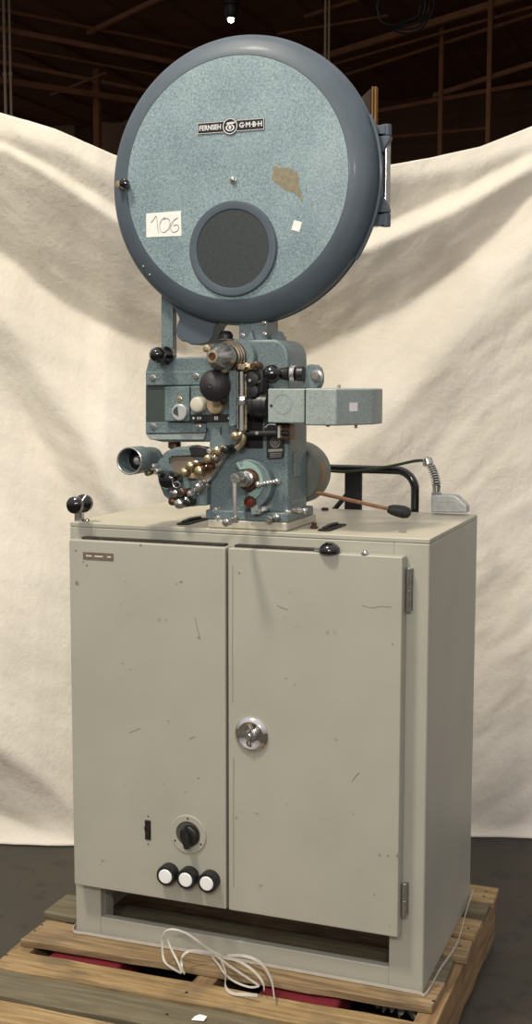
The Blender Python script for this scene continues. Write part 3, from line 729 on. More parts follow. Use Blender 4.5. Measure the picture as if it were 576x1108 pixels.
# ---- supports under the magazine
PXB('support_arm', HAM, [(174.3, 392), (174.3, 300), (187.2, 306), (187.2, 392)], .055, .075, bev=.002)
PXB('film_chute', SLATE, [(186.8, 333), (191, 338), (194, 345), (191.2, 352), (190.3, 358), (192, 365), (196.5, 369), (202, 370.2), (207, 373), (216, 373.2), (225.6, 371.2), (230.5, 364), (231.2, 357), (234, 352), (239, 348.5), (250, 346), (264, 342), (264, 318), (187, 308)], .045, .10, bev=.003, seg=3)
PXB('magazine_bracket', HAM, [(258.5, 368), (258.5, 325), (289, 325), (289, 368)], .035, .10, bev=.002)
for (u, v) in ((262, 349), (285, 349.5), (262, 363), (286, 362)): screw(u, v, .033, 2)
PXB('bracket_gusset', HAM, [(268, 368), (271.5, 357), (275, 368)], .022, .04, bev=.001)
b = MB(); q = at(296, 366, .06); b.box(q.x, q.x+.022, .05, .075, q.z-.008, q.z+.004); b.lathe((q.x+.011, .062, q.z+.006), (0, -1, 0), [(-.008, .008), (.008, .008)], 16); b.build('lifting_lug', HAM, proj, .001)
# small cap on the head
p = at(244.5, 367, .05); k = K(244, 367, .05)
b = MB(); b.lathe((p.x, .05, p.z), (0, 0, 1), [(0, 8*k), (5*k, 8*k), (6*k, 7*k), (8*k, 6*k), (9*k, 3*k), (9.2*k, 0)], 24); b.build('oil_cap', IRON, proj)
PXB('cap_seat', IRON, rect(236, 366.5, 252, 377), .02, .07, bev=.002)

# ---- upper lens
b = turned('', None, proj, 230, 386, -.085, .02, [(0, 18.5), (.08, 19), (.2, 19), (.21, 17), (.24, 17), (.25, 18.2), (.29, 18.2), (.3, 16.5), (.33, 16.5), (.34, 17.5), (.38, 17.5), (.39, 15.5), (.45, 15.5)], 40)
ln = b.build('lens_barrel', mat('dark_bronze', (96, 84, 72), .35, .7, .25, 90), proj)
T('lens_cone', STEEL, 230, 386, -.085, -.03, [(0, 15.5), (.2, 15.8), (.45, 14.5), (.7, 11.5), (.9, 8.4), (1, 7), (1, 4)], ln, 40)
T('lens_tip', BRASS, 229.6, 386, -.089, -.084, [(0, 6.6), (.8, 6.6), (1, 6), (1, 4.2), (.2, 3.8), (.2, 0)], ln, 28)
T('lens_glass', COPPER, 229.7, 386, -.087, -.0855, [(0, 3.7), (1, 3.4), (1, 0)], ln, 20)
T('lens_mount', HAM, 258, 386, .008, .03, [(0, 19.5), (.7, 19.5), (1, 18), (1, 0)], proj, 40)
T('thumb_screw', BRASS, 222.5, 377, -.05, -.03, [(0, 3), (.3, 4.5), (.8, 4.2), (1, 2), (1, 0)], ln, 16)
b = MB(); b.tube([at(223, 377, -.035), at(236, 378, -.03)], .003, 8, 1); b.build('screw_stem', BRASS, ln)
T('thumb_screw', BRASS, 241, 400, -.05, -.0, [(0, 2), (.5, 2), (.55, 4), (.9, 4.2), (1, 2), (1, 0)], proj, 16)

# ---- sound head housing at the left
hs = PXB('sound_head_housing', HAM, [(157.2, 403), (161, 387.5), (246, 385), (246, 478), (176, 478.5), (160.5, 475), (157.2, 469)], .035, .125, bev=.004, seg=3)
PXB('housing_band', HAM, [(158, 402.5), (224, 401.5), (224, 416.5), (158, 417)], .027, .036, hs, .0015)
PXB('housing_band', HAM, [(158, 457), (223, 456.5), (223, 468), (219, 468.5), (158, 469)], .027, .036, hs, .0015)
PXB('housing_sill', HAMG, [(158.5, 469.8), (223, 468.8), (220, 476), (162, 475.8)], .029, .036, hs, .0015)
PXB('recessed_panel', DGREEN, rect(158, 417, 180, 457), .033, .037, hs, .0005)
pa = PXB('switch_panel', HAM, [(178, 418.5), (205, 418), (205, 456), (178, 456)], .016, .036, hs, .0025, 3)
pb = PXB('control_panel', HAM, [(206.3, 417.8), (250, 416), (250, 449), (206.3, 449)], .014, .036, hs, .002)
for (u, v) in ((165.2, 409), (211.8, 407), (165.6, 461.5), (214.2, 462.3)): screw(u, v, .026, 2.8, hs)
screw(194, 431.8, .015, 2.4, pa, BRASS)
# silver dial with a dark wedge
p = at(193.6, 446.3, .006); k = K(193, 446, .006)
b = MB(); b.lathe((p.x, .016, p.z), FR, [(0, 8.9*k), (.008, 8.9*k), (.0095, 8*k), (.0095, 0)], 36); b.c = 1
b.add([(p.x-.001, .0063, p.z-.009)]+[(p.x-.0005+math.cos(math.radians(a))*6.6*k, .0063, p.z+math.sin(math.radians(a))*6.6*k) for a in range(100, 191, 10)], [list(range(11))])
b.build('selector_dial', [mat('silver_dial', (196, 198, 196), .35, .5, .05, 40), DGREEN], pa)
# strip with marks
st = MB(); st.pxp([(206, 449), (250, 448), (250, 455.5), (206, 456.5)], .012, .03); st.c = 1
for (u, s_) in ((209.5, 0), (215.5, 1), (234, 2), (247.5, 0)):
    p = at(u, 452.4, .0117); k = K(u, 452, .0117)
    if s_ == 2:
        for d_ in (-1.6, 0, 1.6): st.box(p.x+d_*k-.45*k, p.x+d_*k+.45*k, .0115, .0121, p.z-2*k, p.z+2*k)
    elif s_ == 1:
        st.add([(p.x-3*k, .0116, p.z), (p.x-.6*k, .0116, p.z+2*k), (p.x-.6*k, .0116, p.z-2*k)], [[0, 1, 2]]); st.add([(p.x+3*k, .0116, p.z), (p.x+.6*k, .0116, p.z+2*k), (p.x+.6*k, .0116, p.z-2*k)], [[0, 1, 2]])
    else: ring(st, p.x, p.z, 0, 1.2*k, .0116, 12)
st.build('marking_strip', [BLACKM, LETTER], pb)
T('round_button', CREAM, 212.7, 438, -.006, .014, [(0, 8.6), (.8, 8.6), (.95, 7.6), (1, 6.5), (1, 0)], pb, 28)
T('round_button', TANB, 231.8, 439, -.004, .014, [(0, 9.4), (.8, 9.4), (.95, 8.4), (1, 7), (1, 0)], pb, 28, label='tan button behind the large black knob')
# big black knob
T('hand_knob', RUBBER, 227.3, 417.3, -.062, .014, [(0, 5), (.35, 5), (.4, 12), (.5, 16), (.62, 17.6), (.74, 17.4), (.85, 15), (.93, 11), (.98, 5), (1, 2), (.985, 1), (.985, 0)], pb, 44)
# arm knob at upper left
T('clamping_knob', BLACK, 166.8, 384, -.022, .055, [(0, 5), (.1, 9.5), (.35, 10), (.45, 7), (.5, 5), (.62, 5), (.68, 8), (.8, 9), (.9, 8), (.97, 5), (1, 3), (1, 0)], proj, 30)
# stub below housing
p = at(189, 486, .07); k = K(189, 486, .07); b = MB(); b.lathe((p.x, .07, p.z), (0, 0, 1), [(0, 5*k), (2*k, 7*k), (10*k, 7*k)], 20); b.build('pipe_stub', COPPER, proj)

# ---- film gate in the middle
gate = PXB('gate_plate', HAM, [(247.6, 401), (255.5, 400.5), (255.5, 460), (251, 462), (247.6, 460)], -.03, .02, bev=.0015)
PXB('gate_channel', STEEL, [(256.3, 402), (258, 402), (258, 464), (256.3, 464)], -.025, .015, gate, .0005)
p0, p1 = at(261.8, 402, -.025), at(261.8, 466, -.025); k = K(262, 433, -.025)
b = MB(); b.lathe(p1, (0, 0, 1), [(0, 2.6*k), ((p0-p1).length, 2.6*k)], 14); gr = b.build('guide_rod', CHROME, gate)
b = MB(); q = at(262, 438.5, -.027); b.lathe(q, (0, 0, 1), [(0, 3.6*k), (1*k, 5*k), (4*k, 5.6*k), (5*k, 4.4*k), (6*k, 5.6*k), (9*k, 5*k), (10*k, 3.6*k)], 8); b.build('rod_nut', CHROME, gr)
b = MB(); p = at(266.3, 465, -.022); b.lathe(p, (0, 0, 1), [(0, 1.2*k), (60*k, 1.2*k)], 10); b.build('thin_rod', BRASS, gate)
T('rod_clamp', BRASS, 262.3, 397, -.045, -.0, [(0, 5), (.6, 5), (.65, 3.6), (1, 3.2), (1, 0)], gate, 8)
T('rod_clamp', COPPER, 273, 396, -.04, -.0, [(0, 5), (.6, 5), (.65, 3.6), (1, 3), (1, 0)], gate, 8)
PXB('clamp_bar', BRASS, rect(257, 394, 277, 400), -.03, .0, gate, .001)
gb = PXB('gate_block', IRON, [(265.5, 399), (281, 399), (284, 404), (284, 424), (278, 430), (266, 430)], -.02, .022, bev=.002)
T('sprocket', BLACKM, 272, 410, -.035, .0, [(0, 8), (.3, 8), (.32, 6), (.7, 6), (.72, 7.5), (.95, 7.5), (1, 3), (1, 0)], gb, 20)
T('sprocket', BLACKM, 272.5, 423, -.03, .0, [(0, 7.5), (.3, 7.5), (.32, 5.5), (.7, 5.5), (.72, 7), (.95, 7), (1, 3), (1, 0)], gb, 20)
T('screw', CHROME, 270.3, 411.5, -.037, -.034, [(0, 1.8), (1, 1.6), (1, 0)], gb, 10)
T('screw', BRASS, 278, 413, -.03, -.0, [(0, 2.4), (1, 2.2), (1, 0)], gb, 10)
PXB('gate_shoe', HAM, [(266.5, 431), (273, 431), (273, 447), (266.5, 447)], -.015, .02, bev=.001)
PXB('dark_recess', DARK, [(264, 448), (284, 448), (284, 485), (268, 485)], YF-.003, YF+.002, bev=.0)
# projection lens between gate and lamp house, lying along X
p = at(272.5, 438.5, -.005); q = at(290.5, 438.5, -.005); k = K(280, 438, -.005)
b = MB(); Lx = q.x-p.x
b.lathe(p, (1, 0, 0), [(0, 11*k), (.001, 13*k), (Lx*.3, 14*k), (Lx*.32, 13.4*k), (Lx*.5, 13.4*k), (Lx*.52, 14.4*k), (Lx*.8, 14.4*k), (Lx*.82, 13.8*k), (Lx+.002, 13.8*k)], 36); b.build('projection_lens', IRON, proj)
# ---- ball lever above the lamp house
Yb = -.02
def onx(name, m, u0, u1, v, prof, par, Y=Yb, n=20):
    p = at(u0, v, Y); q = at(u1, v, Y); k = K(u0, v, Y)
    b = MB(); b.lathe(p, (1, 0, 0), [((q.x-p.x)*t, r*k) for t, r in prof], n); return b.build(name, m, par)
fl = onx('focus_lever', IRON, 300, 329, 404.5, [(0, 5), (.1, 6), (.3, 7), (.45, 8), (.5, 6), (.55, 8), (.7, 8), (.72, 6), (.8, 8.2), (1, 8.2)], proj)
p = at(294.6, 404.8, -.035); k = K(294, 405, -.035); b = MB(); b.ball(p, 10.3*k, (1, 0, 0), 28); b.build('ball_knob', BLACK, fl)
onx('lever_collar', CHROME, 315, 320, 404.5, [(0, 8.4), (.2, 9.2), (.5, 8.2), (.8, 9.2), (1, 8.4)], fl)
b = MB(); b.pxp([(327.5, 420), (328, 407), (330, 398), (334, 394), (340, 394.5), (344, 398), (346, 405), (346, 414), (343, 420)], -.01, .02); ear = b.build('lever_bracket', HAM, proj, .002, 3)
T('pivot_screw', STEEL, 341, 406.5, -.024, -.008, [(0, 6.5), (.5, 6.5), (.55, 4.2), (1, 3.8), (1, 0)], ear, 20)
onx('pivot_pin', STEEL, 344, 348, 408, [(0, 4), (.8, 4), (1, 3)], ear, -.0)

# ---- lamp house
Ya = -.045
a0 = at(290, 439, Ya); a1 = at(331, 439, Ya)
zt_, zb_ = at(310, 420.6, Ya).z, at(310, 457.8, Ya).z
b = MB(); b.box(a0.x, a1.x+.002, Ya, .075, zb_, zt_); lh = b.build('lamp_house', HAMG, proj, .0025, 3)
v1 = at(364, 440, -.052); v2 = at(405.5, 440, .045); l0 = at(330.6, 440, -.050)
zt2, zb2 = at(364, 420.4, -.052).z, at(364, 460.8, -.052).z
b = MB()
pl = [(l0.x, -.052), (v1.x, -.052), (v2.x-.006, .033), (v2.x-.001, .040), (v2.x, .048), (v2.x, .105), (v2.x-.01, .115), (l0.x, .115)]
b.prism(pl, zb2, zt2, 'xy'); lc = b.build('lamp_cover', HAMG, lh, .0035, 3)
b = MB(); b.box(l0.x-.0015, l0.x+.0005, -.0515, .11, zb2+.002, zt2-.002); b.build('cover_seam', DARK, lh)
# oval embossing on the left face
p = at(306, 437, Ya); k = K(306, 437, Ya); b = MB(); ring(b, p.x, p.z, 10*k, 11*k, Ya-.0006, 40); b.build('embossed_ring', HAMG, lh)
T('screw', DARK, 293.5, 439, Ya-.001, Ya, [(0, 1.6), (1, 1.4), (1, 0)], lh, 10)
def on_ch(f, z, off=.0008):
    n_ = V((.085, -(v2.x-.006-v1.x), 0)).normalized()
    p = V((v1.x+(v2.x-.006-v1.x)*f, -.052+.085*f, z)); return p+n_*off
za, zb = at(385, 445, .0).z, at(385, 435.5, .0).z
b = MB(); P4 = [on_ch(.38, za), on_ch(.62, za), on_ch(.62, zb), on_ch(.38, zb)]
b.add(P4+[q-V((0, 0, 0))+V((-.0003, .0003, 0)) for q in P4], [[0, 1, 2, 3], [4, 5, 6, 7], [0, 1, 5, 4], [1, 2, 6, 5], [2, 3, 7, 6], [3, 0, 4, 7]]); b.build('sticker', WHITE, lc)
b = MB(); q = on_ch(.3, zt2, -.02); b.lathe((q.x, q.y, zt2-.001), (0, 0, 1), [(0, .003), (.007, .003), (.009, 0)], 10); b.build('screw', BRASS, lc)
b = MB(); q = on_ch(.7, zb2, -.01); b.lathe((q.x, q.y, zb2+.001), (0, 0, -1), [(0, .004), (.004, .0025), (.006, .004), (.008, 0)], 10); b.build('screw', BRASS, lc)
b = MB(); q = at(355, 461, -.03); b.lathe((q.x, -.03, zb2+.001), (0, 0, -1), [(0, .005), (.003, .004), (.004, 0)], 10); b.build('screw', IRON, lc)

# ---- below the gate
b = MB(); b.tube([at(262, 469.3, -.012), at(312, 468.3, -.012)], .0052, 10, 1); bar = b.build('threading_bar', BLACKM, proj)
T('screw', CHROME, 278, 468.5, -.018, -.008, [(0, 2.2), (1, 2), (1, 0)], bar, 10)
PXB('bar_stop', CREAM, [(300.5, 460), (303, 460), (303, 474), (300.5, 474)], -.02, .0, bar, .0005)
PXB('bar_block', COPPER, [(303.5, 459), (314, 460), (314, 476), (303.5, 476)], -.008, YF+.002, proj, .0015)
PXB('bearing_cover', IRON, [(286, 458), (300, 458), (300, 466), (286, 466)], -.005, YF, proj, .0015)
b = MB(); b.tube([at(287, 463, -.0065), at(291, 459.5, -.0065), at(297, 459.5, -.0065), at(300, 462, -.0065)], .0012, 6, 4); b.build('wire_clip', CHROME, proj)
b = MB(); b.ball(at(255, 471.3, -.02), 5.6*k, FR, 18); b.tube([at(258, 471, -.02), at(262, 466, -.015)], .0045, 8, 1); kn = b.build('threading_knob', BRASS, proj)
b = MB(); b.tube([at(263, 460, -.01), at(264, 472, -.012), at(262, 480, -.012), at(256, 485, -.01)], .0055, 10, 4); b.build('curved_spring', BRASS, proj)
T('pulley', COPPER, 259, 482, -.012, .02, [(0, 4), (.6, 4), (.7, 5), (1, 4.4), (1, 0)], proj, 16)
# serial plate with round emblem
Y = YF-.0015
sp = MB(); sp.pxp([(288.6, 469.5), (307.6, 468.3), (307.6, 494.5), (305, 496.5), (291, 497.2), (288.6, 495)], Y, YF+.001); sp.c = 1
p = at(298, 478.6, Y); k = K(298, 478, Y); ring(sp, p.x, p.z, 4.9*k, 5.8*k, Y-.0004, 32)
for (dx, dz) in ((-1.7, 1.7), (1.7, 1.7), (-1.7, -1.7), (1.7, -1.7)): ring(sp, p.x+dx*k, p.z+dz*k, 1.2*k, 1.9*k, Y-.0004, 14)
sp.pxp([(290.5, 486.2), (305.8, 485.4), (305.8, 488.2), (290.5, 489)], Y-.0004, Y)
for v_ in (490.6, 492.4, 494.4): sp.pxp([(292, v_), (304.5, v_-.7), (304.5, v_-.1), (292, v_+.6)], Y-.0004, Y)
sp.build('serial_plate', [BLACKM, mat('etched_grey', (150, 146, 136), .5)], proj)

# ---- drive flange, crank, indicator
Yd = -.008
c0 = at(268, 524, Yd); k = K(268, 524, Yd); R = 27*k
pts = [(c0.x+math.cos(math.radians(a))*R, c0.z+math.sin(math.radians(a))*R) for a in range(-112, 118, 6)]
pts += [(c0.x-.004, c0.z+R*.5), (c0.x+.006, c0.z), (c0.x-.004, c0.z-R*.55)]
b = MB(); b.prism(pts, Yd, YF+.001); dr_ = b.build('drive_housing', HAM, proj, .003, 3)
pts = [(c0.x-.006+math.cos(math.radians(a))*R*.82, c0.z+.005+math.sin(math.radians(a))*R*.82) for a in range(-70, 118, 6)]
pts += [(c0.x-.006+math.cos(math.radians(a))*R*.5, c0.z+.005+math.sin(math.radians(a))*R*.5) for a in range(112, -71, -8)]
b = MB(); b.prism(pts, Yd-.004, Yd+.002); b.build('cam_plate', mat('pale_green_enamel', (132, 158, 150), .4, 0, .08, 60), dr_, .0008)
T('bearing_ring', COPPER, 268, 519.5, -.018, YF, [(0, 13.5), (.7, 13.5), (.75, 12.6), (.85, 12.6), (1, 11), (1, 0)], dr_, 32)
T('crank_collar', STEEL, 262, 519, -.045, -.015, [(0, 8.5), (.4, 8.8), (.45, 7), (.6, 7), (.65, 8), (.95, 8), (1, 7), (1, 0)], dr_, 28)
cr_ = T('crank_hub', STEEL, 253.2, 517.8, -.080, -.03, [(0, 6.2), (.85, 6.2), (.95, 5.8), (1, 4.8), (1, 2.2), (.97, 2), (.97, 0)], proj, 26)
p = at(254, 521, -.075); q = at(255, 561, -.078)
b = MB(); b.tube([p, p.lerp(q, .5)+V((0, -.001, 0)), q], lambda f: .0048-.0012*f, 12, 6); b.build('crank_arm', CHROME, cr_)
T('crank_grip', STEEL, 243.5, 565.5, -.135, -.076, [(0, 3.4), (.1, 4), (.2, 3), (.4, 3.4), (.7, 4.4), (.9, 4.9), (.98, 3.8), (1, 2), (1, 0)], cr_, 22)
T('indicator_bezel', COPPER, 269.6, 543.5, -.016, -.008, [(0, 7), (.6, 7), (1, 6.2), (1, 4.2), (.5, 4.0), (.5, 0)], dr_, 26)
T('indicator_lens', RED, 269.8, 543.4, -.0158, -.0115, [(0, 3.7), (.6, 3.4), (1, 0)], dr_, 20, label='red indicator lens')
PXB('indicator_tab', HAMG, [(271, 548), (279, 546), (280, 556), (272, 557)], -.014, YF, dr_, .001)
for (u, v, r) in ((260.6, 501.2, 3), (279, 553.5, 3.2), (284.5, 551, 3)): T('screw', CHROME, u, v, -.014, YF, [(0, r), (.9, r), (1, r*.6), (1, 0)], dr_, 14)
b = MB(); P0, P1 = at(279.5, 524, -.02), at(300, 520.3, .0)
for i in range(7):
    c = P0.lerp(P1, i/6); b.ball(c, (3.4 if i in (0, 6) else 2.3)*k, (P1-P0), 12)
b.tube([P0, P1], .0016, 6, 1); b.build('tension_spring', CHROME, dr_)
# fittings along the base flange
T('dowel', STEEL, 290.3, 562, -.012, .012, [(0, 3.8), (.95, 3.8), (1, 3.2), (1, 1.4), (.9, 1.2), (.9, 0)], flange, 16)
T('dowel', STEEL, 298.6, 560, -.004, .012, [(0, 3.4), (.9, 3.4), (1, 2), (1, 0)], flange, 16)
for (u, v) in ((231.5, 552.5), (309.3, 555), (235, 561)): T('bolt', CHROME, u, v, .004, .02, [(0, 3.2), (.7, 3.2), (.8, 2.2), (1, 1.8), (1, 0)], flange, 12)
b = MB(); q0, q1 = at(314, 551.5, .04), at(330, 552.5, .055)
b.lathe(q0, q1-q0, [(0, .0045), (.012, .0045), (.013, .006), ((q1-q0).length*.75, .006), ((q1-q0).length*.76, .0045), ((q1-q0).length, .0045)], 12); b.ball(q1, .007, q1-q0, 14); b.build('release_pin', STEEL, flange)
b = MB(); q0 = at(336, 571, .15); q0 = at(337, 572, Z1, 2); b.lathe((q0.x+.006, q0.y, Z1+.0003), (0, 0, 1), [(0, .007), (.004, .010), (.006, .006), (.012, .006), (.013, 0)], 6); b.build('bolt', COPPER, proj)

# ---- motor behind the column
p = at(314, 513, .136); k = K(314, 513, .136); R = 34*k
b = MB(); b.lathe((p.x, .225, p.z), FR, [(0, R*.85), (.008, R*.97), (.016, R), (.078, R), (.084, R*.975), (.088, R*.93), (.089, R*.55), (.090, R*.5), (.090, 0)], 64)
motor = b.build('motor', mat('grey_motor_paint', (96, 99, 90), .45, 0, .12, 40), proj)
b = MB()                                              # worn label wrapped on the side of the drum
rows_ = []
for i in range(5):
    a = math.radians(-16+i*9)
    for y_ in (.150, .172): rows_.append((p.x+(R+.0004)*math.cos(a), y_, p.z+(R+.0004)*math.sin(a)))
b.add(rows_, [[2*i, 2*i+1, 2*i+3, 2*i+2] for i in range(4)]); b.build('worn_label', RUST, motor)
# long lever with a black grip
P0 = at(330, 530, .138); P1 = at(424, 551.5, .235)
b = MB(); b.tube([P0, P1], .0040, 10, 1); lv = b.build('tension_lever', mat('reddish_brass', (158, 116, 86), .4, .5, .15, 60), proj)
P2 = at(445, 555.5, .25); d_ = (P2-P1); Ld = d_.length
b = MB(); b.lathe(P1-d_*.22, d_, [(0, .004), (.03*Ld, .007), (.2*Ld, .0105), (.5*Ld, .0128), (.85*Ld, .0135), (1.1*Ld, .011), (1.2*Ld, .006), (1.22*Ld, 0)], 24); b.build('lever_grip', RUBBER, lv)

# ---- exciter tube at lower left
p = at(140.3, 498.8, -.085); k = K(140, 499, -.085)
b = MB(); b.lathe((p.x, .03, p.z), FR, [(0, 9*k), (.008, 12*k), (.025, 13*k), (.06, 13*k), (.066, 15*k), (.113, 15.2*k), (.115, 14.6*k), (.114, 13.2*k), (.075, 12.8*k), (.07, 0)], 44)
ey = b.build('eyepiece_tube', HAM, proj)
b = MB(); b.lathe((p.x, -.04, p.z), FR, [(0, 12.2*k), (.006, 12*k), (.010, 9*k), (.012, 0)], 30); b.build('inner_lens', mat('eyepiece_glass', (40, 36, 34), .06, .3, .2, 20), ey)
b = MB(); b.lathe((p.x+.004, -.052, p.z), FR, [(0, 5.5*k), (.008, 5*k), (.012, 3*k), (.013, 0)], 20); b.build('lens_ring', CHROME, ey)
b = MB(); b.lathe((p.x, -.0855, p.z), FR, [(0, 15.3*k), (.0012, 15.1*k), (.0018, 14.3*k), (.0012, 13.4*k), (0, 13.2*k)], 44, False); b.build('tube_rim', STEEL, ey)
q = [at(160, 484, .0), at(170, 489, .01), at(180, 497, .02), at(190, 506, .03)]
b = MB(); b.tube([at(152, 498, .0), at(163, 501, .005), at(174, 505, .015), at(188, 511, .03)], lambda f: (13-4.5*f)*k, 20, 5); b.build('eyepiece_arm', HAM, ey)
for (u, v, r, m) in ((158.5, 512, 3.4, BRASS), (163, 505, 4.2, CHROME), (168, 510, 3, CHROME)): T('adjusting_screw', m, u, v, -.03, .0, [(0, r*.7), (.4, r*.7), (.45, r), (.9, r), (1, r*.5), (1, 0)], ey, 14)
cs_ = PXB('sound_casting', HAM, [(171, 500), (174, 493), (180, 488), (190, 484), (203, 482.5), (224, 487), (227, 510), (227, 546), (200, 549), (187, 545), (177, 536), (171.5, 522), (169.5, 510)], .022, .075, bev=.003, seg=3)
PXB('casting_rim', HAM, [(188, 486), (203, 485), (206.5, 487), (206.5, 493), (186, 494), (183, 496), (183, 510), (178, 510), (176, 500), (180, 491)], .012, .024, cs_, .0015)
PXB('inner_panel', BROWN, [(183, 496.5), (186, 494), (207, 494), (215, 498), (210, 512), (183, 514)], .018, .024, cs_, .0005)
PXB('film_shield', IRON, [(204, 484), (212, 482.5), (222, 484), (230, 489), (226, 494), (207, 493)], .008, .03, cs_, .002)
PXB('roller_block', HAM, [(206, 521), (221, 517), (224, 520), (224, 547), (207, 547.5)], .006, .03, cs_, .002)
PXB('wedge_plate', TANB, [(245, 485), (249, 486), (226.5, 520.5), (221, 520), (203, 517), (207, 512), (222, 511)], .004, .024, cs_, .0012)
PXB('wedge_edge', STEEL, [(247, 484.5), (249.5, 485.5), (226, 521.5), (223.5, 520.5)], .0005, .02, cs_, .0008)
rol_ = [(225.6, 488, 3.2, CHROME), (233.6, 488.2, 5, BRASS), (242.6, 486.6, 4.4, IRON), (232, 495.6, 3.4, STEEL), (223.5, 496.6, 4.6, BRASS), (204.3, 504.3, 4.8, BRASS), (197.3, 511, 4.8, BRASS), (213.8, 510, 5.6, BRASS),
        (214, 503.5, 3.2, COPPER), (226, 505, 3.6, COPPER), (212.8, 527.4, 4.4, STEEL), (215.8, 521.6, 2.8, CHROME), (187, 534, 5.2, STEEL), (204.2, 534, 3.4, CHROME), (196.4, 533.5, 3.8, COPPER), (185, 543, 4.2, COPPER), (192, 545.4, 5.4, STEEL), (202.5, 543.8, 4.4, IRON), (240, 489, 2.6, CHROME), (219, 508, 2.8, COPPER)]
for i, (u, v, r, m) in enumerate(rol_):
    Yf = (-.02, -.032, -.026)[i % 3]
    o = T('guide_roller', m, u, v, Yf, .018, [(0, r*1.05), (.25, r*1.05), (.3, r*.75), (.62, r*.75), (.66, r*1.05), (.85, r*1.05), (.94, r*.9), (1, r*.45), (1, 0)], cs_, 18)
for (u, v, r) in ((204.3, 504.3, 1.4), (192, 545.4, 1.6), (197.3, 511, 1.4)):
    p = at(u, v, -.0335); kk = K(u, v, -.0335)
T('cap_knob', BLACK, 178.9, 520, -.035, .02, [(0, 7), (.4, 7.5), (.5, 9.4), (.85, 9.6), (.95, 8.4), (1, 6), (1, 0)], cs_, 28)
b = MB(); b.tube([at(187, 517, -.036), at(187, 523, -.036), at(189, 527, -.036), at(193, 527.5, -.036), at(195, 524, -.036), at(192, 521.2, -.036), at(188.5, 522.5, -.036)], .0013, 8, 5); b.build('wire_hook', STEEL, cs_)

# ================================================================== STRAPPING, FILM SCRAP
b = MB(); z = PZ+.004
def ribbon(mb, pts, w, upv=None, sub=6, th=.0006):
    P = [V(p) for p in pts]; Q = []
    for i in range(len(P)-1):
        p0, p1, p2, p3 = P[max(i-1, 0)], P[i], P[i+1], P[min(i+2, len(P)-1)]
        for k_ in range(sub):
            t_ = k_/sub; Q.append(.5*((2*p1)+(p2-p0)*t_+(2*p0-5*p1+4*p2-p3)*t_*t_+(3*p1-p0-3*p2+p3)*t_**3))
    Q.append(P[-1]); base = len(mb.v); vs = []
    for i, p in enumerate(Q):
        d = (Q[min(i+1, len(Q)-1)]-Q[max(i-1, 0)]).normalized()
        ph = i/len(Q)*3.1; ref = V((0, math.sin(ph)*.8, 1)) if upv is None else V(upv)
        a = (ref-d*ref.dot(d)).normalized(); n_ = d.cross(a)
        vs += [p+a*w/2+n_*th, p-a*w/2+n_*th, p-a*w/2-n_*th, p+a*w/2-n_*th]
    fs = [[i*4+k_, i*4+(k_+1) % 4, (i+1)*4+(k_+1) % 4, (i+1)*4+k_] for i in range(len(Q)-1) for k_ in range(4)]+[[0, 1, 2, 3], [len(vs)-4, len(vs)-3, len(vs)-2, len(vs)-1]]
    mb.add(vs, fs)
ribbon(b, [(-.006, .30, z), (-.006, .1, z), (-.006, -.002, z), (.05, -.010, z), (.25, -.008, z+.001), (.5, -.006, z), (.70, -.006, z), (W-.01, -.007, z), (W+.008, -.004, z), (W+.012, .1, z+.001), (W+.022, .22, z+.006), (W+.012, .36, z+.012), (W+.006, .47, z+.016), (W+.001, .474, z+.012)], .006, (0, 0, 1))
tag(b.build('base_strap', STRAP), 'flat white plastic band running around the foot of the cabinet', 'strap')
b = MB()
def loop(pts, w=.0040):
    q_ = [at(u, v, Y) for u, v, Y in pts]
    ribbon(b, [V((p_.x, p_.y, max(p_.z, PZ+.0045))) for p_ in q_], w)
loop([(240, 1034, -.02), (228, 1028, -.03), (214, 1018, -.05), (200, 1009, -.06), (186, 1005.5, -.07), (177, 1010, -.07), (175.5, 1024, -.08), (178, 1040, -.09), (188, 1054, -.09), (196, 1058, -.10)])
loop([(236, 1032, -.02), (218, 1029, -.05), (205, 1029, -.07), (197, 1036, -.08), (197, 1048, -.09), (200, 1057, -.10)], .005)
loop([(181, 1016, -.07), (186, 1028, -.08), (193, 1042, -.09), (197, 1054, -.10)], .004)
loop([(230, 1031, -.02), (246, 1043, -.05), (262, 1054, -.08), (277, 1064, -.12), (280, 1067, -.13), (270, 1068, -.12), (254, 1062, -.10), (243, 1053, -.07), (236, 1043, -.05), (230, 1036, -.03)])
loop([(238, 1036, -.03), (244, 1052, -.07), (244, 1068, -.12), (252, 1076, -.14), (266, 1076, -.145), (279, 1077, -.15)], .006)
loop([(240, 1036, -.02), (258, 1040, -.05), (274, 1050, -.08), (284, 1062, -.11), (286, 1072, -.13)], .005)
loop([(246, 1034, -.012), (262, 1034, -.02), (276, 1038, -.03), (286, 1046, -.06), (294, 1062, -.11), (297, 1082, -.15)], .006)
tag(b.build('strap_tangle', STRAP), 'tangled loops of white plastic strapping lying on the front pallet boards', 'strap')
p = at(215, 1104, PZ, 2)
b = MB(); vs = [(p.x-.012, p.y-.006, PZ+.001), (p.x+.012, p.y-.003, PZ+.002), (p.x+.014, p.y+.008, PZ+.006), (p.x, p.y+.006, PZ+.008), (p.x-.010, p.y+.005, PZ+.003)]
b.add(vs+[V(v)+V((0, 0, .0008)) for v in vs], [[4, 3, 2, 1, 0], [5, 6, 7, 8, 9]]+[[i, (i+1) % 5, 5+(i+1) % 5, 5+i] for i in range(5)])
tag(b.build('paper_scrap', PAPER), 'tiny white paper scrap on the grey front pallet board', 'scrap')
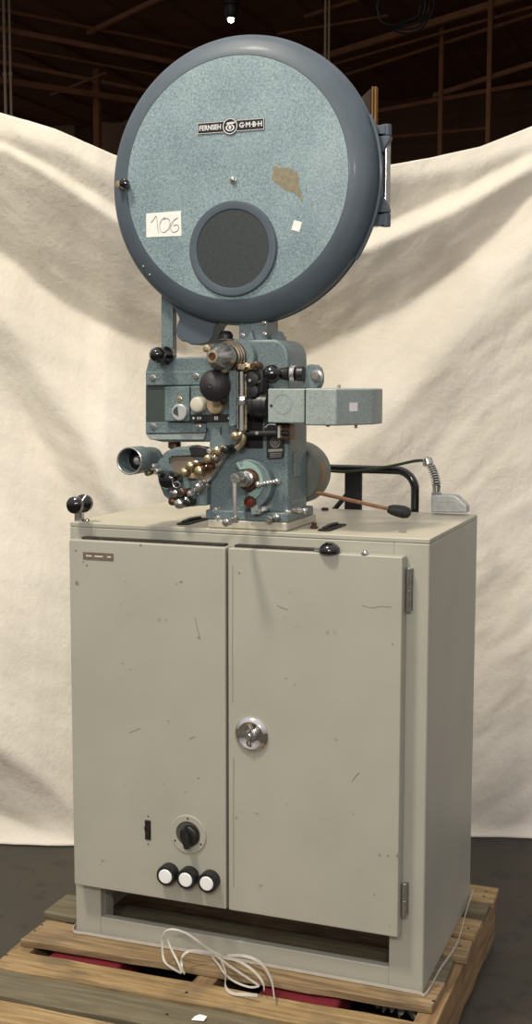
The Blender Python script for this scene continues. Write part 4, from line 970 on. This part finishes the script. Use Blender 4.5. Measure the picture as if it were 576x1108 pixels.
# crumpled film under the front right of the pallet
rnd = random.Random(3); b = MB(); n = 20; q0 = at(442, 1084, .09, 2); 
vs = [(q0.x-.055+.11*i/n, q0.y-.05+.10*j/n, .094+max(-.03, min(.024, .030*mn.fractal(V((i*.42, j*.30, 2.2)), 1, 2, 3)))) for i in range(n+1) for j in range(n+1)]
b.add(vs, [[i*(n+1)+j, (i+1)*(n+1)+j, (i+1)*(n+1)+j+1, i*(n+1)+j+1] for i in range(n) for j in range(n)])
o = b.build('plastic_wrap', CLEAR, None, angle=15); so = o.modifiers.new('thick', 'SOLIDIFY'); so.thickness = .001
tag(o, 'crumpled clear plastic wrap under the pallet boards near the cabinet front corner', 'wrap')

# ================================================================== LIGHT
w = bpy.data.worlds.new('world'); sc.world = w; w.use_nodes = True
bg = w.node_tree.nodes['Background']; NW, LW = w.node_tree.nodes, w.node_tree.links
tcw = NW.new('ShaderNodeTexCoord'); sx_ = NW.new('ShaderNodeSeparateXYZ'); LW.new(tcw.outputs['Generated'], sx_.inputs[0])
mr = NW.new('ShaderNodeMapRange'); mr.inputs['From Min'].default_value = -1; LW.new(sx_.outputs['Z'], mr.inputs['Value'])
rw = NW.new('ShaderNodeValToRGB'); ew = rw.color_ramp.elements
ew[0].position = .40; ew[0].color = (.10, .085, .07, 1); ew[1].position = 1; ew[1].color = (.92, .89, .95, 1)
k_ = ew.new(.52); k_.color = (.34, .31, .29, 1); k_ = ew.new(.68); k_.color = (.62, .58, .60, 1)
LW.new(mr.outputs[0], rw.inputs[0]); LW.new(rw.outputs[0], bg.inputs[0]); bg.inputs[1].default_value = 1.0
def area(name, loc, target, size, power, col):
    l = bpy.data.lights.new(name, 'AREA'); l.energy = power; l.size = size; l.color = col; l.shape = 'DISK'
    o = bpy.data.objects.new(name, l); COL.objects.link(o); o.location = loc
    o.rotation_euler = (V(target)-V(loc)).to_track_quat('-Z', 'Y').to_euler(); return o
area('key_lamp', (-.5, -1.9, 4.9), (.3, .6, 1.2), .6, 160, (1, .93, .77))
area('flood_lamp', (.75, -3.3, 2.35), (.4, .2, 1.2), .22, 26, (1, .97, .92))
area('flood_lamp', (1.75, -3.1, 2.35), (.4, .2, 1.2), .22, 26, (1, .97, .92))
sc.view_settings.view_transform = 'Standard'; sc.view_settings.look = 'None'; sc.view_settings.gamma = 1
sc.view_settings.exposure = 0; sc.view_settings.use_curve_mapping = False
for o in ALL:
    if '_w' in o: del o['_w']
